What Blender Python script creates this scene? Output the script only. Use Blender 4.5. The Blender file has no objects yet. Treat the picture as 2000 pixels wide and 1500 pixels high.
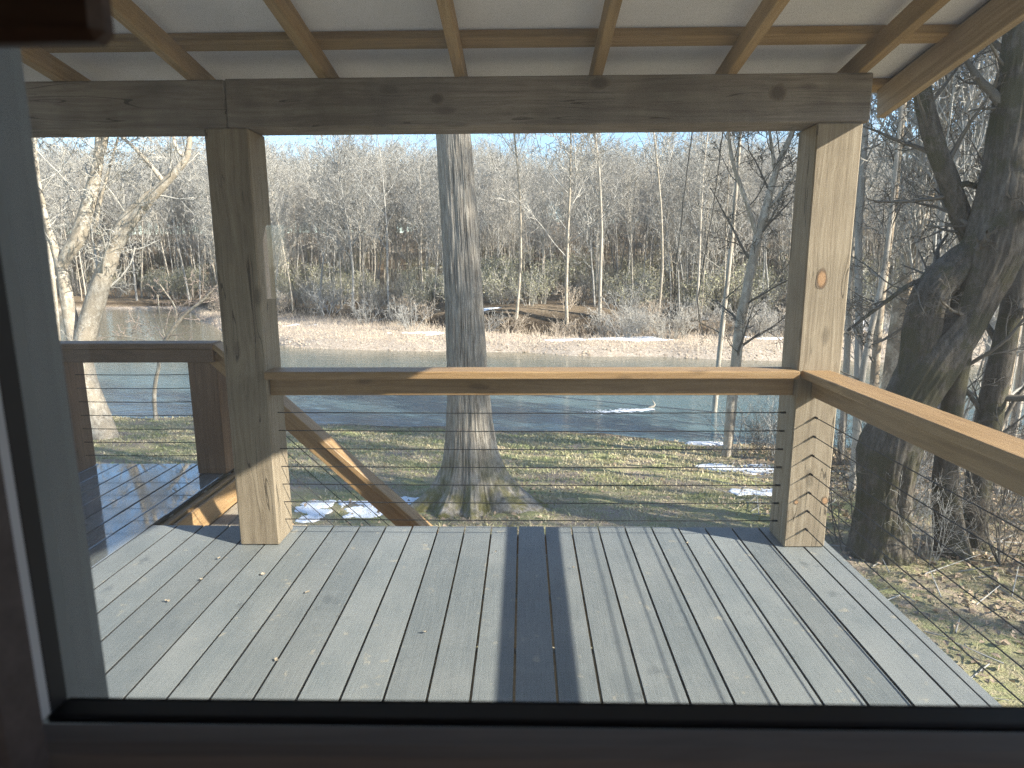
import bpy, bmesh, math, random
import numpy as np
from mathutils import Vector, Matrix, Quaternion

# ------------------------------------------------------------------ camera, sky, sun, exposure
SC = bpy.context.scene
COL = SC.collection
F_PX, PITCH, YAW, ROLL, EYE = 1258.41, 0.188986, 0.020096, -0.004367, 1.4167
_cy, _sy, _cp, _sp = math.cos(YAW), math.sin(YAW), math.cos(PITCH), math.sin(PITCH)
_f = np.array([-_sy * _cp, _cy * _cp, -_sp]); _r = np.array([_cy, _sy, 0.0]); _u = np.cross(_r, _f)
_cr, _sr = math.cos(ROLL), math.sin(ROLL)
CR, CU, CF = _cr * _r + _sr * _u, -_sr * _r + _cr * _u, _f
cam_d = bpy.data.cameras.new('camera'); cam = bpy.data.objects.new('camera', cam_d); COL.objects.link(cam)
cam_d.sensor_width = 36.0; cam_d.lens = 36.0 * F_PX / 2000.0
cam_d.clip_start = 0.02; cam_d.clip_end = 2000.0
cam_d.dof.use_dof = True; cam_d.dof.focus_distance = 7.0; cam_d.dof.aperture_fstop = 9.0
M = Matrix(((CR[0], CU[0], -CF[0], 0), (CR[1], CU[1], -CF[1], 0), (CR[2], CU[2], -CF[2], EYE), (0, 0, 0, 1)))
cam.matrix_world = M
SC.camera = cam

SUN = Vector((0.9095 * math.cos(math.radians(30.1)), -0.4156 * math.cos(math.radians(30.1)), math.sin(math.radians(30.1))))
W = bpy.data.worlds.new('World'); SC.world = W; W.use_nodes = True
nt = W.node_tree; bg = nt.nodes['Background']
sky = nt.nodes.new('ShaderNodeTexSky'); sky.sky_type = 'NISHITA'; sky.sun_disc = False
sky.sun_elevation = math.radians(30.1); sky.sun_rotation = math.atan2(SUN.x, SUN.y)
sky.air_density = 1.0; sky.dust_density = 0.3; sky.ozone_density = 2.5
nt.links.new(sky.outputs[0], bg.inputs[0]); bg.inputs[1].default_value = 0.10
sl = bpy.data.lights.new('sun', 'SUN'); sl.energy = 4.4; sl.angle = math.radians(0.53); sl.color = (1.0, 0.93, 0.82)
so = bpy.data.objects.new('sun', sl); COL.objects.link(so); so.rotation_euler = SUN.to_track_quat('Z', 'Y').to_euler()
so.location = (20, -10, 20)
vs = SC.view_settings
vs.view_transform = 'Standard'; vs.look = 'None'; vs.exposure = 2.02; vs.gamma = 1.0; vs.use_curve_mapping = False
SC.render.engine = 'CYCLES'
SC.cycles.use_denoising = True; SC.cycles.denoising_prefilter = 'NONE'
SC.cycles.max_bounces = 8; SC.cycles.diffuse_bounces = 4; SC.cycles.glossy_bounces = 3
SC.cycles.transmission_bounces = 4; SC.cycles.transparent_max_bounces = 12
SC.cycles.caustics_reflective = False; SC.cycles.caustics_refractive = False
SC.cycles.sample_clamp_indirect = 6.0

# ------------------------------------------------------------------ helpers
RNG = np.random.default_rng(7)

def at(x, y, D):
    """photo pixel at world depth y = D"""
    d = CR * ((x - 1000) / F_PX) - CU * ((y - 750) / F_PX) + CF
    return np.array([0, 0, EYE]) + d * (D / d[1])

def onz(x, y, z):
    d = CR * ((x - 1000) / F_PX) - CU * ((y - 750) / F_PX) + CF
    return np.array([0, 0, EYE]) + d * ((z - EYE) / d[2])

def zc(p):
    return float(CF @ (np.asarray(p) - np.array([0, 0, EYE])))

def tag(o, label=None, cat=None, group=None, kind=None):
    if label: o['label'] = label
    if cat: o['category'] = cat
    if group: o['group'] = group
    if kind: o['kind'] = kind
    return o

def link(name, mesh, parent=None, mat=None, loc=None):
    o = bpy.data.objects.new(name, mesh); COL.objects.link(o)
    if mat is not None and len(mesh.materials) == 0: mesh.materials.append(mat)
    if parent is not None: o.parent = parent
    if loc is not None: o.location = loc
    return o

def empty(name, loc=(0, 0, 0)):
    o = bpy.data.objects.new(name, None); COL.objects.link(o); o.location = loc; o.empty_display_size = 0.1
    return o

def mesh_np(name, V, Fq=None, Ft=None, smooth=False):
    """V (n,3); Fq (m,4) and/or Ft (k,3) index arrays"""
    me = bpy.data.meshes.new(name)
    V = np.asarray(V, np.float32)
    nq = 0 if Fq is None else len(Fq); ntri = 0 if Ft is None else len(Ft)
    idx = []
    if nq: idx.append(np.asarray(Fq, np.int32).ravel())
    if ntri: idx.append(np.asarray(Ft, np.int32).ravel())
    idx = np.concatenate(idx)
    starts = np.concatenate([np.arange(nq) * 4, nq * 4 + np.arange(ntri) * 3]).astype(np.int32)
    me.vertices.add(len(V)); me.vertices.foreach_set('co', V.ravel())
    me.loops.add(len(idx)); me.loops.foreach_set('vertex_index', idx)
    me.polygons.add(nq + ntri); me.polygons.foreach_set('loop_start', starts)
    me.update(calc_edges=True)
    if smooth: me.polygons.foreach_set('use_smooth', np.ones(nq + ntri, bool))
    me.update()
    return me

_bx = {}
def box_mesh(sx, sy, sz, bevel=0.004):
    """bevelled box centred on the origin (length along x for lumber)"""
    key = (round(sx, 4), round(sy, 4), round(sz, 4), bevel)
    if key in _bx: return _bx[key].copy() if False else _bx[key]
    bm = bmesh.new(); bmesh.ops.create_cube(bm, size=1.0)
    bmesh.ops.scale(bm, vec=(sx, sy, sz), verts=bm.verts)
    if bevel: bmesh.ops.bevel(bm, geom=list(bm.edges), offset=bevel, segments=1, affect='EDGES', profile=0.5)
    me = bpy.data.meshes.new('lumber'); bm.to_mesh(me); bm.free(); _bx[key] = me
    return me

def lumber(name, p0, p1, w, h, mat, parent=None, up=(0, 0, 1), bevel=0.004):
    """a stick from p0 to p1: w across, h along 'up'; local x = length"""
    p0, p1 = Vector(p0), Vector(p1)
    L = (p1 - p0).length; ax = (p1 - p0).normalized()
    upv = Vector(up); side = upv.cross(ax).normalized(); upv = ax.cross(side)
    me = box_mesh(L, w, h, bevel)
    if len(me.materials) == 0: me.materials.append(mat)
    elif me.materials[0] is not mat:
        me = me.copy(); me.materials.clear(); me.materials.append(mat)
    o = bpy.data.objects.new(name, me); COL.objects.link(o)
    m = Matrix((( ax.x, side.x, upv.x), (ax.y, side.y, upv.y), (ax.z, side.z, upv.z))).to_4x4()
    m.translation = (p0 + p1) / 2
    if parent is not None:
        o.parent = parent
        m = parent.matrix_basis.inverted() @ m
    o.matrix_basis = m
    return o

def block(name, x0, x1, y0, y1, z0, z1, mat, parent=None, bevel=0.002):
    me = box_mesh(x1 - x0, y1 - y0, z1 - z0, bevel)
    if len(me.materials) == 0: me.materials.append(mat)
    elif me.materials[0] is not mat:
        me = me.copy(); me.materials.clear(); me.materials.append(mat)
    o = bpy.data.objects.new(name, me); COL.objects.link(o)
    loc = Vector(((x0 + x1) / 2, (y0 + y1) / 2, (z0 + z1) / 2))
    if parent is not None: o.parent = parent; loc = loc - parent.location
    o.location = loc
    return o

def tube_arrays(P, R, n=8, phase=0.0):
    """smooth tube through points P with radii R, returns verts, quads"""
    P = np.asarray(P, float); R = np.asarray(R, float); k = len(P)
    T = np.gradient(P, axis=0); T /= np.linalg.norm(T, axis=1)[:, None] + 1e-9
    ref = np.array([1.0, 0, 0]) if abs(T[0][0]) < 0.8 else np.array([0, 1.0, 0])
    A = np.zeros((k, 3)); a = np.cross(T[0], ref); a /= np.linalg.norm(a)
    for i in range(k):
        a = a - T[i] * (a @ T[i]); a /= np.linalg.norm(a) + 1e-9; A[i] = a
    B = np.cross(T, A)
    th = np.arange(n) * 2 * np.pi / n + phase
    V = P[:, None, :] + R[:, None, None] * (np.cos(th)[None, :, None] * A[:, None, :] + np.sin(th)[None, :, None] * B[:, None, :])
    i = np.arange(k - 1)[:, None] * n; j = np.arange(n)[None, :]; j2 = (j + 1) % n
    Q = np.stack([i + j, i + j2, i + n + j2, i + n + j], -1).reshape(-1, 4)
    return V.reshape(-1, 3), Q

def prisms(P0, P1, R0, R1, n=3):
    """separate n-sided prisms for many short segments"""
    P0, P1 = np.asarray(P0, float), np.asarray(P1, float); N = len(P0)
    if N == 0: return np.zeros((0, 3)), np.zeros((0, 4), int)
    T = P1 - P0; T /= np.linalg.norm(T, axis=1)[:, None] + 1e-9
    ref = np.where(np.abs(T[:, 2:3]) < 0.9, np.array([[0, 0, 1.0]]), np.array([[1.0, 0, 0]]))
    A = np.cross(T, ref); A /= np.linalg.norm(A, axis=1)[:, None] + 1e-9; B = np.cross(T, A)
    th = np.arange(n) * 2 * np.pi / n
    ring = np.cos(th)[None, :, None] * A[:, None, :] + np.sin(th)[None, :, None] * B[:, None, :]
    V = np.concatenate([P0[:, None] + np.asarray(R0)[:, None, None] * ring, P1[:, None] + np.asarray(R1)[:, None, None] * ring], 1)
    b = np.arange(N)[:, None] * 2 * n; j = np.arange(n)[None, :]; j2 = (j + 1) % n
    Q = np.stack([b + j, b + j2, b + n + j2, b + n + j], -1).reshape(-1, 4)
    return V.reshape(-1, 3), Q

def cat(parts):
    V, Q, o = [], [], 0
    for v, q in parts:
        if len(v) == 0: continue
        V.append(v); Q.append(q + o); o += len(v)
    return np.concatenate(V), np.concatenate(Q)

def vnoise(p, seed=0):
    """cheap smooth value noise on (n,3) points, range about -1..1"""
    p = np.asarray(p, float); i = np.floor(p).astype(np.int64); f = p - i; f = f * f * (3 - 2 * f)
    def h(a, b, c):
        n = (a * 73856093) ^ (b * 19349663) ^ (c * 83492791) ^ (seed * 2654435761)
        n = (n ^ (n >> 13)) * 1274126177; n = n ^ (n >> 16)
        return (n & 0xffff) / 32767.5 - 1.0
    r = 0
    for dx in (0, 1):
        for dy in (0, 1):
            for dz in (0, 1):
                w = (f[:, 0] if dx else 1 - f[:, 0]) * (f[:, 1] if dy else 1 - f[:, 1]) * (f[:, 2] if dz else 1 - f[:, 2])
                r = r + w * h(i[:, 0] + dx, i[:, 1] + dy, i[:, 2] + dz)
    return r

def noise2(x, y, s, seed=0):
    x, y = np.broadcast_arrays(np.asarray(x, float), np.asarray(y, float))
    return vnoise(np.stack([x.ravel() / s, y.ravel() / s, np.zeros(x.size)], 1), seed).reshape(x.shape)

def fbm2(x, y, s, seed=0, o=3):
    r = 0; a = 1.0; t = 0
    for k in range(o):
        r = r + a * noise2(x, y, s / 2 ** k, seed + k); t += a; a *= 0.5
    return r / t

# ------------------------------------------------------------------ materials
class NT:
    def __init__(s, name):
        s.m = bpy.data.materials.new(name); s.m.use_nodes = True; s.t = s.m.node_tree; s.t.nodes.clear()
        s.out = s.n('ShaderNodeOutputMaterial')
    def n(s, typ, **kw):
        nd = s.t.nodes.new(typ)
        for k, v in kw.items():
            if k == 'i':
                for kk, vv in v.items():
                    if hasattr(vv, 'is_output'): s.t.links.new(vv, nd.inputs[kk])
                    else: nd.inputs[kk].default_value = vv
            else: setattr(nd, k, v)
        return nd
    def coord(s, scale, rand=True, out='Object'):
        tc = s.n('ShaderNodeTexCoord')
        v = tc.outputs[out]
        if rand:
            oi = s.n('ShaderNodeObjectInfo')
            mu = s.n('ShaderNodeMath', operation='MULTIPLY', i={0: oi.outputs['Random'], 1: 57.0})
            v = s.n('ShaderNodeVectorMath', operation='ADD', i={0: v, 1: mu.outputs[0]}).outputs[0]
        return s.n('ShaderNodeMapping', i={'Vector': v, 'Scale': scale}).outputs[0]
    def noise(s, vec, scale=1.0, detail=4.0, rough=0.55, dist=0.0):
        return s.n('ShaderNodeTexNoise', i={'Vector': vec, 'Scale': scale, 'Detail': detail, 'Roughness': rough, 'Distortion': dist}).outputs[0]
    def ramp(s, fac, stops):
        r = s.n('ShaderNodeValToRGB', i={0: fac}); e = r.color_ramp.elements
        while len(e) < len(stops): e.new(0.5)
        for k, (p, c) in enumerate(stops):
            e[k].position = p; e[k].color = (*c, 1) if not np.isscalar(c) else (c, c, c, 1)
        return r.outputs[0]
    def mix(s, fac, a, b, mode='MIX'):
        m = s.n('ShaderNodeMix', data_type='RGBA', blend_type=mode)
        for k, v in ((0, fac), (6, a), (7, b)):
            if hasattr(v, 'is_output'): s.t.links.new(v, m.inputs[k])
            else: m.inputs[k].default_value = v if k == 0 else (*v, 1)
        return m.outputs[2]
    def math(s, op, a, b=0.0):
        return s.n('ShaderNodeMath', operation=op, i={0: a, 1: b}).outputs[0]
    def bump(s, h, strength=0.3, dist=0.01, normal=None):
        i = {'Height': h, 'Strength': strength, 'Distance': dist}
        if normal is not None: i['Normal'] = normal
        return s.n('ShaderNodeBump', i=i).outputs[0]
    def bsdf(s, color, rough=0.6, normal=None, spec=0.4, **kw):
        b = s.n('ShaderNodeBsdfPrincipled')
        for k, v in dict({'Base Color': color, 'Roughness': rough, 'Specular IOR Level': spec}, **kw).items():
            if hasattr(v, 'is_output'): s.t.links.new(v, b.inputs[k])
            else: b.inputs[k].default_value = (*v, 1) if isinstance(v, tuple) and len(v) == 3 else v
        if normal is not None: s.t.links.new(normal, b.inputs['Normal'])
        s.t.links.new(b.outputs[0], s.out.inputs[0])
        return b

def wood(name, dark, mid, light, rough=0.65, stain=0.35, knots=True, bump=0.25, spec=0.3, tint=0.12, checks=False):
    m = NT(name)
    v = m.coord((1, 1, 1))
    warp = m.noise(m.n('ShaderNodeMapping', i={'Vector': v, 'Scale': (1.2, 4, 4)}).outputs[0], 1.0, 2)
    off = m.n('ShaderNodeVectorMath', operation='SCALE', i={0: m.n('ShaderNodeCombineXYZ', i={1: warp, 2: warp}).outputs[0], 'Scale': 0.09})
    v2 = m.n('ShaderNodeVectorMath', operation='ADD', i={0: v, 1: off.outputs[0]}).outputs[0]
    g1 = m.noise(m.n('ShaderNodeMapping', i={'Vector': v2, 'Scale': (1.5, 60, 60)}).outputs[0], 1.0, 5, 0.6)
    g2 = m.noise(m.n('ShaderNodeMapping', i={'Vector': v2, 'Scale': (8, 260, 260)}).outputs[0], 1.0, 2, 0.5)
    g = m.math('ADD', m.math('MULTIPLY', g1, 0.72), m.math('MULTIPLY', g2, 0.28))
    col = m.ramp(g, [(0.30, dark), (0.5, mid), (0.68, light)])
    big = m.noise(v, 2.2, 4, 0.6)
    col = m.mix(m.math('MULTIPLY', m.ramp(big, [(0.38, 1.0), (0.62, 0.0)]), stain), col, tuple(c * 0.55 for c in dark))
    if knots:
        vo = m.n('ShaderNodeTexVoronoi', i={'Vector': m.n('ShaderNodeMapping', i={'Vector': v2, 'Scale': (2.6, 7.5, 7.5)}).outputs[0], 'Scale': 1.0, 'Randomness': 1.0})
        k = m.ramp(vo.outputs['Distance'], [(0.0, 1.0), (0.10, 0.85), (0.17, 0.0)])
        col = m.mix(m.math('MULTIPLY', k, 0.6), col, tuple(c * 0.45 for c in dark))
    if checks:
        cn = m.noise(m.n('ShaderNodeMapping', i={'Vector': v2, 'Scale': (0.7, 16, 16)}).outputs[0], 1.0, 2, 0.5)
        ck = m.math('LESS_THAN', m.math('ABSOLUTE', m.math('SUBTRACT', cn, 0.5)), 0.006)
        ck = m.math('MULTIPLY', ck, m.ramp(m.noise(v, 3.1, 2, 0.5), [(0.46, 0.0), (0.55, 0.8)]))
        col = m.mix(ck, col, tuple(c * 0.25 for c in dark))
    oi = m.n('ShaderNodeObjectInfo')
    var = m.math('ADD', 1.0 - tint, m.math('MULTIPLY', oi.outputs['Random'], 2 * tint))
    col = m.mix(1.0, col, m.n('ShaderNodeCombineColor', i={0: var, 1: var, 2: var}).outputs[0], 'MULTIPLY')
    nrm = m.bump(g, bump, 0.004)
    m.bsdf(col, rough, nrm, spec)
    return m.m

M_POST = wood('weathered_timber', (0.175, 0.138, 0.095), (0.275, 0.225, 0.16), (0.36, 0.305, 0.225), 0.8, 0.30, True, 0.45, 0.2, 0.06, True)
M_BEAM = wood('weathered_beam', (0.155, 0.13, 0.11), (0.265, 0.23, 0.20), (0.36, 0.32, 0.28), 0.8, 0.6, True, 0.45, 0.2, 0.05, True)
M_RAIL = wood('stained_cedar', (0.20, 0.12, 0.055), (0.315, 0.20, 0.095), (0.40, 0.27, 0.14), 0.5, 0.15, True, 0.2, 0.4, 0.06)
M_RAFT = wood('treated_pine', (0.25, 0.165, 0.078), (0.39, 0.27, 0.135), (0.48, 0.35, 0.19), 0.65, 0.25, True, 0.2, 0.3, 0.15)
M_RAILSHADE = wood('shaded_cedar', (0.11, 0.068, 0.042), (0.17, 0.108, 0.068), (0.23, 0.15, 0.095), 0.6, 0.25, True, 0.2, 0.3, 0.05)  # darker copy of the rail cedar, far corner's shade put into its colour
M_BARGE = wood('weathered_pine', (0.24, 0.175, 0.11), (0.36, 0.28, 0.185), (0.45, 0.36, 0.25), 0.7, 0.2, True, 0.2, 0.3, 0.05)
M_STEP = wood('grey_tread_wood', (0.22, 0.19, 0.15), (0.33, 0.29, 0.23), (0.42, 0.38, 0.31), 0.75, 0.3, True, 0.3, 0.2, 0.1)
M_CASE = wood('dark_casing_wood', (0.045, 0.036, 0.038), (0.065, 0.053, 0.055), (0.085, 0.07, 0.072), 0.6, 0.2, False, 0.1, 0.3, 0.05)
M_SILL = wood('sill_wood', (0.14, 0.125, 0.125), (0.19, 0.172, 0.172), (0.23, 0.21, 0.21), 0.6, 0.3, False, 0.1, 0.3, 0.02)
M_BLOCK = wood('dark_brown_wood', (0.03, 0.017, 0.012), (0.055, 0.031, 0.022), (0.085, 0.05, 0.036), 0.55, 0.3, True, 0.15, 0.35, 0.02)

def deck_mat(name, wet):
    m = NT(name)
    v = m.coord((1, 1, 1))
    v2 = m.n('ShaderNodeVectorMath', operation='ADD', i={0: v, 1: m.n('ShaderNodeVectorMath', operation='SCALE', i={0: m.n('ShaderNodeCombineXYZ', i={1: m.noise(v, 3.0, 2)}).outputs[0], 'Scale': 0.02}).outputs[0]}).outputs[0]
    g = m.noise(m.n('ShaderNodeMapping', i={'Vector': v2, 'Scale': (6, 230, 20)}).outputs[0], 1.0, 4, 0.6)
    big = m.noise(v, 1.6, 5, 0.65)
    col = m.ramp(g, [(0.30, (0.122, 0.137, 0.140)), (0.5, (0.152, 0.168, 0.169)), (0.70, (0.178, 0.195, 0.194))])
    col = m.mix(m.ramp(big, [(0.42, 0.0), (0.72, 0.55)]), col, (0.27, 0.275, 0.26))
    sp = m.noise(v, 16.0, 3, 0.5)
    col = m.mix(m.ramp(sp, [(0.66, 0.0), (0.75, 0.45)]), col, (0.42, 0.37, 0.27))
    sp2 = m.noise(m.n('ShaderNodeVectorMath', operation='ADD', i={0: v, 1: (7.3, 3.1, 0)}).outputs[0], 11.0, 3, 0.5)
    col = m.mix(m.ramp(sp2, [(0.66, 0.0), (0.76, 0.5)]), col, (0.07, 0.08, 0.085))
    oi = m.n('ShaderNodeObjectInfo'); var = m.math('ADD', 0.90, m.math('MULTIPLY', oi.outputs['Random'], 0.22))
    col = m.mix(1.0, col, m.n('ShaderNodeCombineColor', i={0: var, 1: var, 2: var}).outputs[0], 'MULTIPLY')
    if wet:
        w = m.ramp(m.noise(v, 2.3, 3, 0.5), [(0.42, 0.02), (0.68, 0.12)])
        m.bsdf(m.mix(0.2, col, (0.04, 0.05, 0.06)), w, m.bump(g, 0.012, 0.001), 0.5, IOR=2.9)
    else:
        m.bsdf(col, 0.52, m.bump(g, 0.35, 0.003), 0.45)
    return m.m
M_DECK = deck_mat('grey_composite_board', False)
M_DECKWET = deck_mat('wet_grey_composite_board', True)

def plain(name, col, rough=0.5, spec=0.4, metallic=0.0, var=0.0, sc=30.0):
    m = NT(name)
    c = col
    if var:
        n = m.noise(m.coord((1, 1, 1)), sc, 4, 0.6)
        c = m.ramp(n, [(0.3, tuple(x * (1 - var) for x in col)), (0.7, tuple(min(1, x * (1 + var)) for x in col))])
    m.bsdf(c, rough, None, spec, Metallic=metallic)
    return m.m
M_CABLE = plain('dark_steel_cable', (0.03, 0.03, 0.032), 0.45, 0.4, 0.6)
M_BLACK = plain('black_sash', (0.012, 0.012, 0.015), 0.5, 0.3)
M_JAMB = plain('pale_vinyl', (0.17, 0.185, 0.19), 0.5, 0.4, 0, 0.06, 8)
M_STRIP = plain('white_trim', (0.36, 0.37, 0.41), 0.5, 0.4, 0, 0.05, 8)
M_DRY = plain('interior_drywall', (0.45, 0.42, 0.40), 0.9, 0.2, 0, 0.04, 3)
M_FLOORIN = wood('interior_floor_wood', (0.12, 0.07, 0.04), (0.2, 0.12, 0.07), (0.27, 0.17, 0.1), 0.45, 0.2, False)
M_FLASH = plain('dark_metal_flashing', (0.06, 0.065, 0.07), 0.5, 0.4)
M_ROOF = NT('white_roof_panel')
_c = M_ROOF.ramp(M_ROOF.noise(M_ROOF.coord((1, 1, 1)), 2.5, 4, 0.6), [(0.3, (0.66, 0.67, 0.69)), (0.7, (0.78, 0.79, 0.81))])
_b = M_ROOF.bsdf(_c, 0.6, None, 0.3); _t = M_ROOF.n('ShaderNodeBsdfTranslucent', i={0: (0.82, 0.80, 0.80, 1)})
_m = M_ROOF.n('ShaderNodeMixShader', i={0: 0.12, 1: _b.outputs[0], 2: _t.outputs[0]}); M_ROOF.t.links.new(_m.outputs[0], M_ROOF.out.inputs[0]); M_ROOF = M_ROOF.m
M_SIDING = plain('house_siding', (0.33, 0.30, 0.26), 0.8, 0.2, 0, 0.08, 4)
M_SNOW = NT('snow')
_v = M_SNOW.coord((1, 1, 1), False)
M_SNOW.bsdf((0.82, 0.84, 0.88), 0.6, M_SNOW.bump(M_SNOW.noise(_v, 9, 4), 0.5, 0.05), 0.3); M_SNOW = M_SNOW.m
def glass_mat():
    m = NT('window_glass')
    tr = m.n('ShaderNodeBsdfTransparent'); tr.inputs[0].default_value = (0.93, 0.95, 0.94, 1)
    gl = m.n('ShaderNodeBsdfGlossy'); gl.inputs['Roughness'].default_value = 0.0
    fr = m.n('ShaderNodeFresnel'); fr.inputs[0].default_value = 1.52
    f2 = m.math('MULTIPLY', fr.outputs[0], 1.7)
    a = m.n('ShaderNodeMixShader'); m.t.links.new(f2, a.inputs[0]); m.t.links.new(tr.outputs[0], a.inputs[1]); m.t.links.new(gl.outputs[0], a.inputs[2])
    tl = m.n('ShaderNodeBsdfTranslucent'); tl.inputs[0].default_value = (0.8, 0.8, 0.82, 1)
    dust = m.ramp(m.noise(m.coord((1, 1, 1), False), 14.0, 5, 0.7), [(0.35, 0.055), (0.75, 0.11)])
    b = m.n('ShaderNodeMixShader'); m.t.links.new(dust, b.inputs[0]); m.t.links.new(a.outputs[0], b.inputs[1]); m.t.links.new(tl.outputs[0], b.inputs[2])
    m.t.links.new(b.outputs[0], m.out.inputs[0])
    return m.m
def screen_mat():
    m = NT('insect_screen')
    v = m.coord((1, 1, 1), False)
    sx = m.n('ShaderNodeSeparateXYZ', i={0: v})
    def line(o):
        fr = m.math('FRACT', m.math('MULTIPLY', o, 1 / 0.0019)); return m.math('LESS_THAN', fr, 0.12)
    k = m.math('MAXIMUM', line(sx.outputs[0]), line(sx.outputs[2]))
    tr = m.n('ShaderNodeBsdfTransparent', i={0: m.ramp(k, [(0.0, (1.0, 1.0, 1.0)), (1.0, (0.35, 0.35, 0.35))])})
    df = m.n('ShaderNodeBsdfTranslucent', i={0: (0.5, 0.5, 0.5, 1)})
    a = m.n('ShaderNodeMixShader', i={0: 0.02, 1: tr.outputs[0], 2: df.outputs[0]})
    m.t.links.new(a.outputs[0], m.out.inputs[0])
    return m.m
M_GLASS, M_SCREEN = glass_mat(), screen_mat()

def bark(name, dark, mid, light, zscale=1.2, sc=16.0, moss=None, bump=0.6, patch=None):
    m = NT(name)
    v = m.coord((1, 1, 1))
    g = m.noise(m.n('ShaderNodeMapping', i={'Vector': v, 'Scale': (sc, sc, zscale)}).outputs[0], 1.0, 6, 0.65)
    f = m.noise(v, 40.0, 4, 0.6)
    h = m.math('ADD', m.math('MULTIPLY', g, 0.75), m.math('MULTIPLY', f, 0.25))
    col = m.ramp(h, [(0.32, dark), (0.48, mid), (0.66, light)])
    if patch is not None:
        pn = m.noise(v, 3.0, 4, 0.7)
        col = m.mix(m.ramp(pn, [(0.48, 0.0), (0.56, 0.85)]), col, patch)
    if moss is not None:
        z = m.n('ShaderNodeSeparateXYZ', i={0: m.n('ShaderNodeTexCoord').outputs['Object']}).outputs[2]
        mk = m.math('MULTIPLY', m.ramp(z, [(0.05, 1.0), (0.9, 0.0)]), m.ramp(m.noise(v, 5.0, 4, 0.6), [(0.42, 0.0), (0.58, 0.9)]))
        col = m.mix(mk, col, moss)
    m.bsdf(col, 0.9, m.bump(h, bump, 0.02), 0.15)
    return m.m
M_OAK = bark('furrowed_grey_bark', (0.12, 0.10, 0.08), (0.27, 0.24, 0.20), (0.40, 0.365, 0.31), 3.5, 26.0, (0.14, 0.125, 0.035), 0.8)
M_DARKB = bark('dark_mossy_bark', (0.035, 0.03, 0.025), (0.085, 0.073, 0.058), (0.16, 0.142, 0.118), 5.0, 22.0, None, 0.9, (0.065, 0.06, 0.035))
M_PALE = bark('pale_peeling_bark', (0.15, 0.12, 0.09), (0.40, 0.35, 0.28), (0.58, 0.53, 0.45), 7.0, 14.0, None, 0.6, (0.33, 0.28, 0.215))
M_SHAG = bark('shaggy_tan_bark', (0.16, 0.12, 0.08), (0.38, 0.31, 0.23), (0.54, 0.47, 0.37), 8.0, 16.0, None, 0.7, (0.22, 0.17, 0.12))
M_GREYB = bark('grey_bark', (0.19, 0.175, 0.155), (0.34, 0.32, 0.29), (0.46, 0.44, 0.40), 2.0, 9.0, None, 0.3)
M_TANB = bark('tan_bark', (0.22, 0.185, 0.145), (0.39, 0.345, 0.285), (0.51, 0.46, 0.39), 2.0, 9.0, None, 0.3)
M_TWIG = plain('grey_twigs', (0.345, 0.335, 0.31), 0.85, 0.15, 0, 0.25, 2.0)
M_TWIGD = plain('dark_twigs', (0.13, 0.115, 0.095), 0.85, 0.15, 0, 0.3, 2.0)
M_TWIGT = plain('tan_twigs', (0.42, 0.395, 0.35), 0.85, 0.15, 0, 0.2, 2.0)
M_REDTW = plain('reddish_twigs', (0.40, 0.315, 0.26), 0.8, 0.2, 0, 0.2, 2.0)
M_LEAFG = plain('olive_leaves', (0.34, 0.325, 0.205), 0.6, 0.3, 0, 0.3, 3.0)
M_LEAFB = plain('dry_brown_leaves', (0.33, 0.25, 0.175), 0.8, 0.2, 0, 0.5, 6.0)
M_GRASS = NT('lawn_grass_blades')
_n = M_GRASS.noise(M_GRASS.coord((1, 1, 1), False), 1.6, 4, 0.6)
M_GRASS.bsdf(M_GRASS.ramp(_n, [(0.42, (0.50, 0.43, 0.29)), (0.54, (0.40, 0.38, 0.215)), (0.70, (0.27, 0.32, 0.13))]), 0.7, None, 0.2); M_GRASS = M_GRASS.m
M_WEED = plain('dry_tan_weeds', (0.50, 0.42, 0.33), 0.8, 0.2, 0, 0.25, 1.0)

# ------------------------------------------------------------------ ground and water
ZW = -3.4
_nb = np.array([onz(x, y, -3.2)[:2] for x, y in ((100, 800), (250, 815), (450, 815), (600, 828), (880, 838), (1100, 846), (1330, 862), (1640, 868), (1850, 860), (2000, 850))])
_fb = np.array([(-200, 62.0), (-60, 62.5), (-44, 67.0), (-38, 68.0), (-32.5, 62.0), (-30.1, 58.3), (-19.7, 42.5), (-14, 36.5), (-9.2, 35.1), (-4.5, 34.3), (4.6, 32.5), (12.4, 30.9), (18.4, 29.9), (22.8, 29.4), (200, 15.0)])
_bk = np.array([(-200, 66.0), (-60, 66.5), (-44, 70.5), (-38, 71.0), (-33, 67.0), (-28, 60.0), (-19.6, 55.5), (-12.8, 51.5), (-5.7, 45.5), (-0.8, 42.5), (5.2, 41.0), (14.4, 41.5), (24.2, 42.0), (200, 30.0)])
def yN(x): return np.interp(x, _nb[:, 0], _nb[:, 1]) + 0.0 * x
def yF(x): return np.interp(x, _fb[:, 0], _fb[:, 1])
def yK(x): return np.interp(x, _bk[:, 0], _bk[:, 1])
def sstep(a, b, x):
    t = np.clip((x - a) / (b - a), 0, 1); return t * t * (3 - 2 * t)
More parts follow.
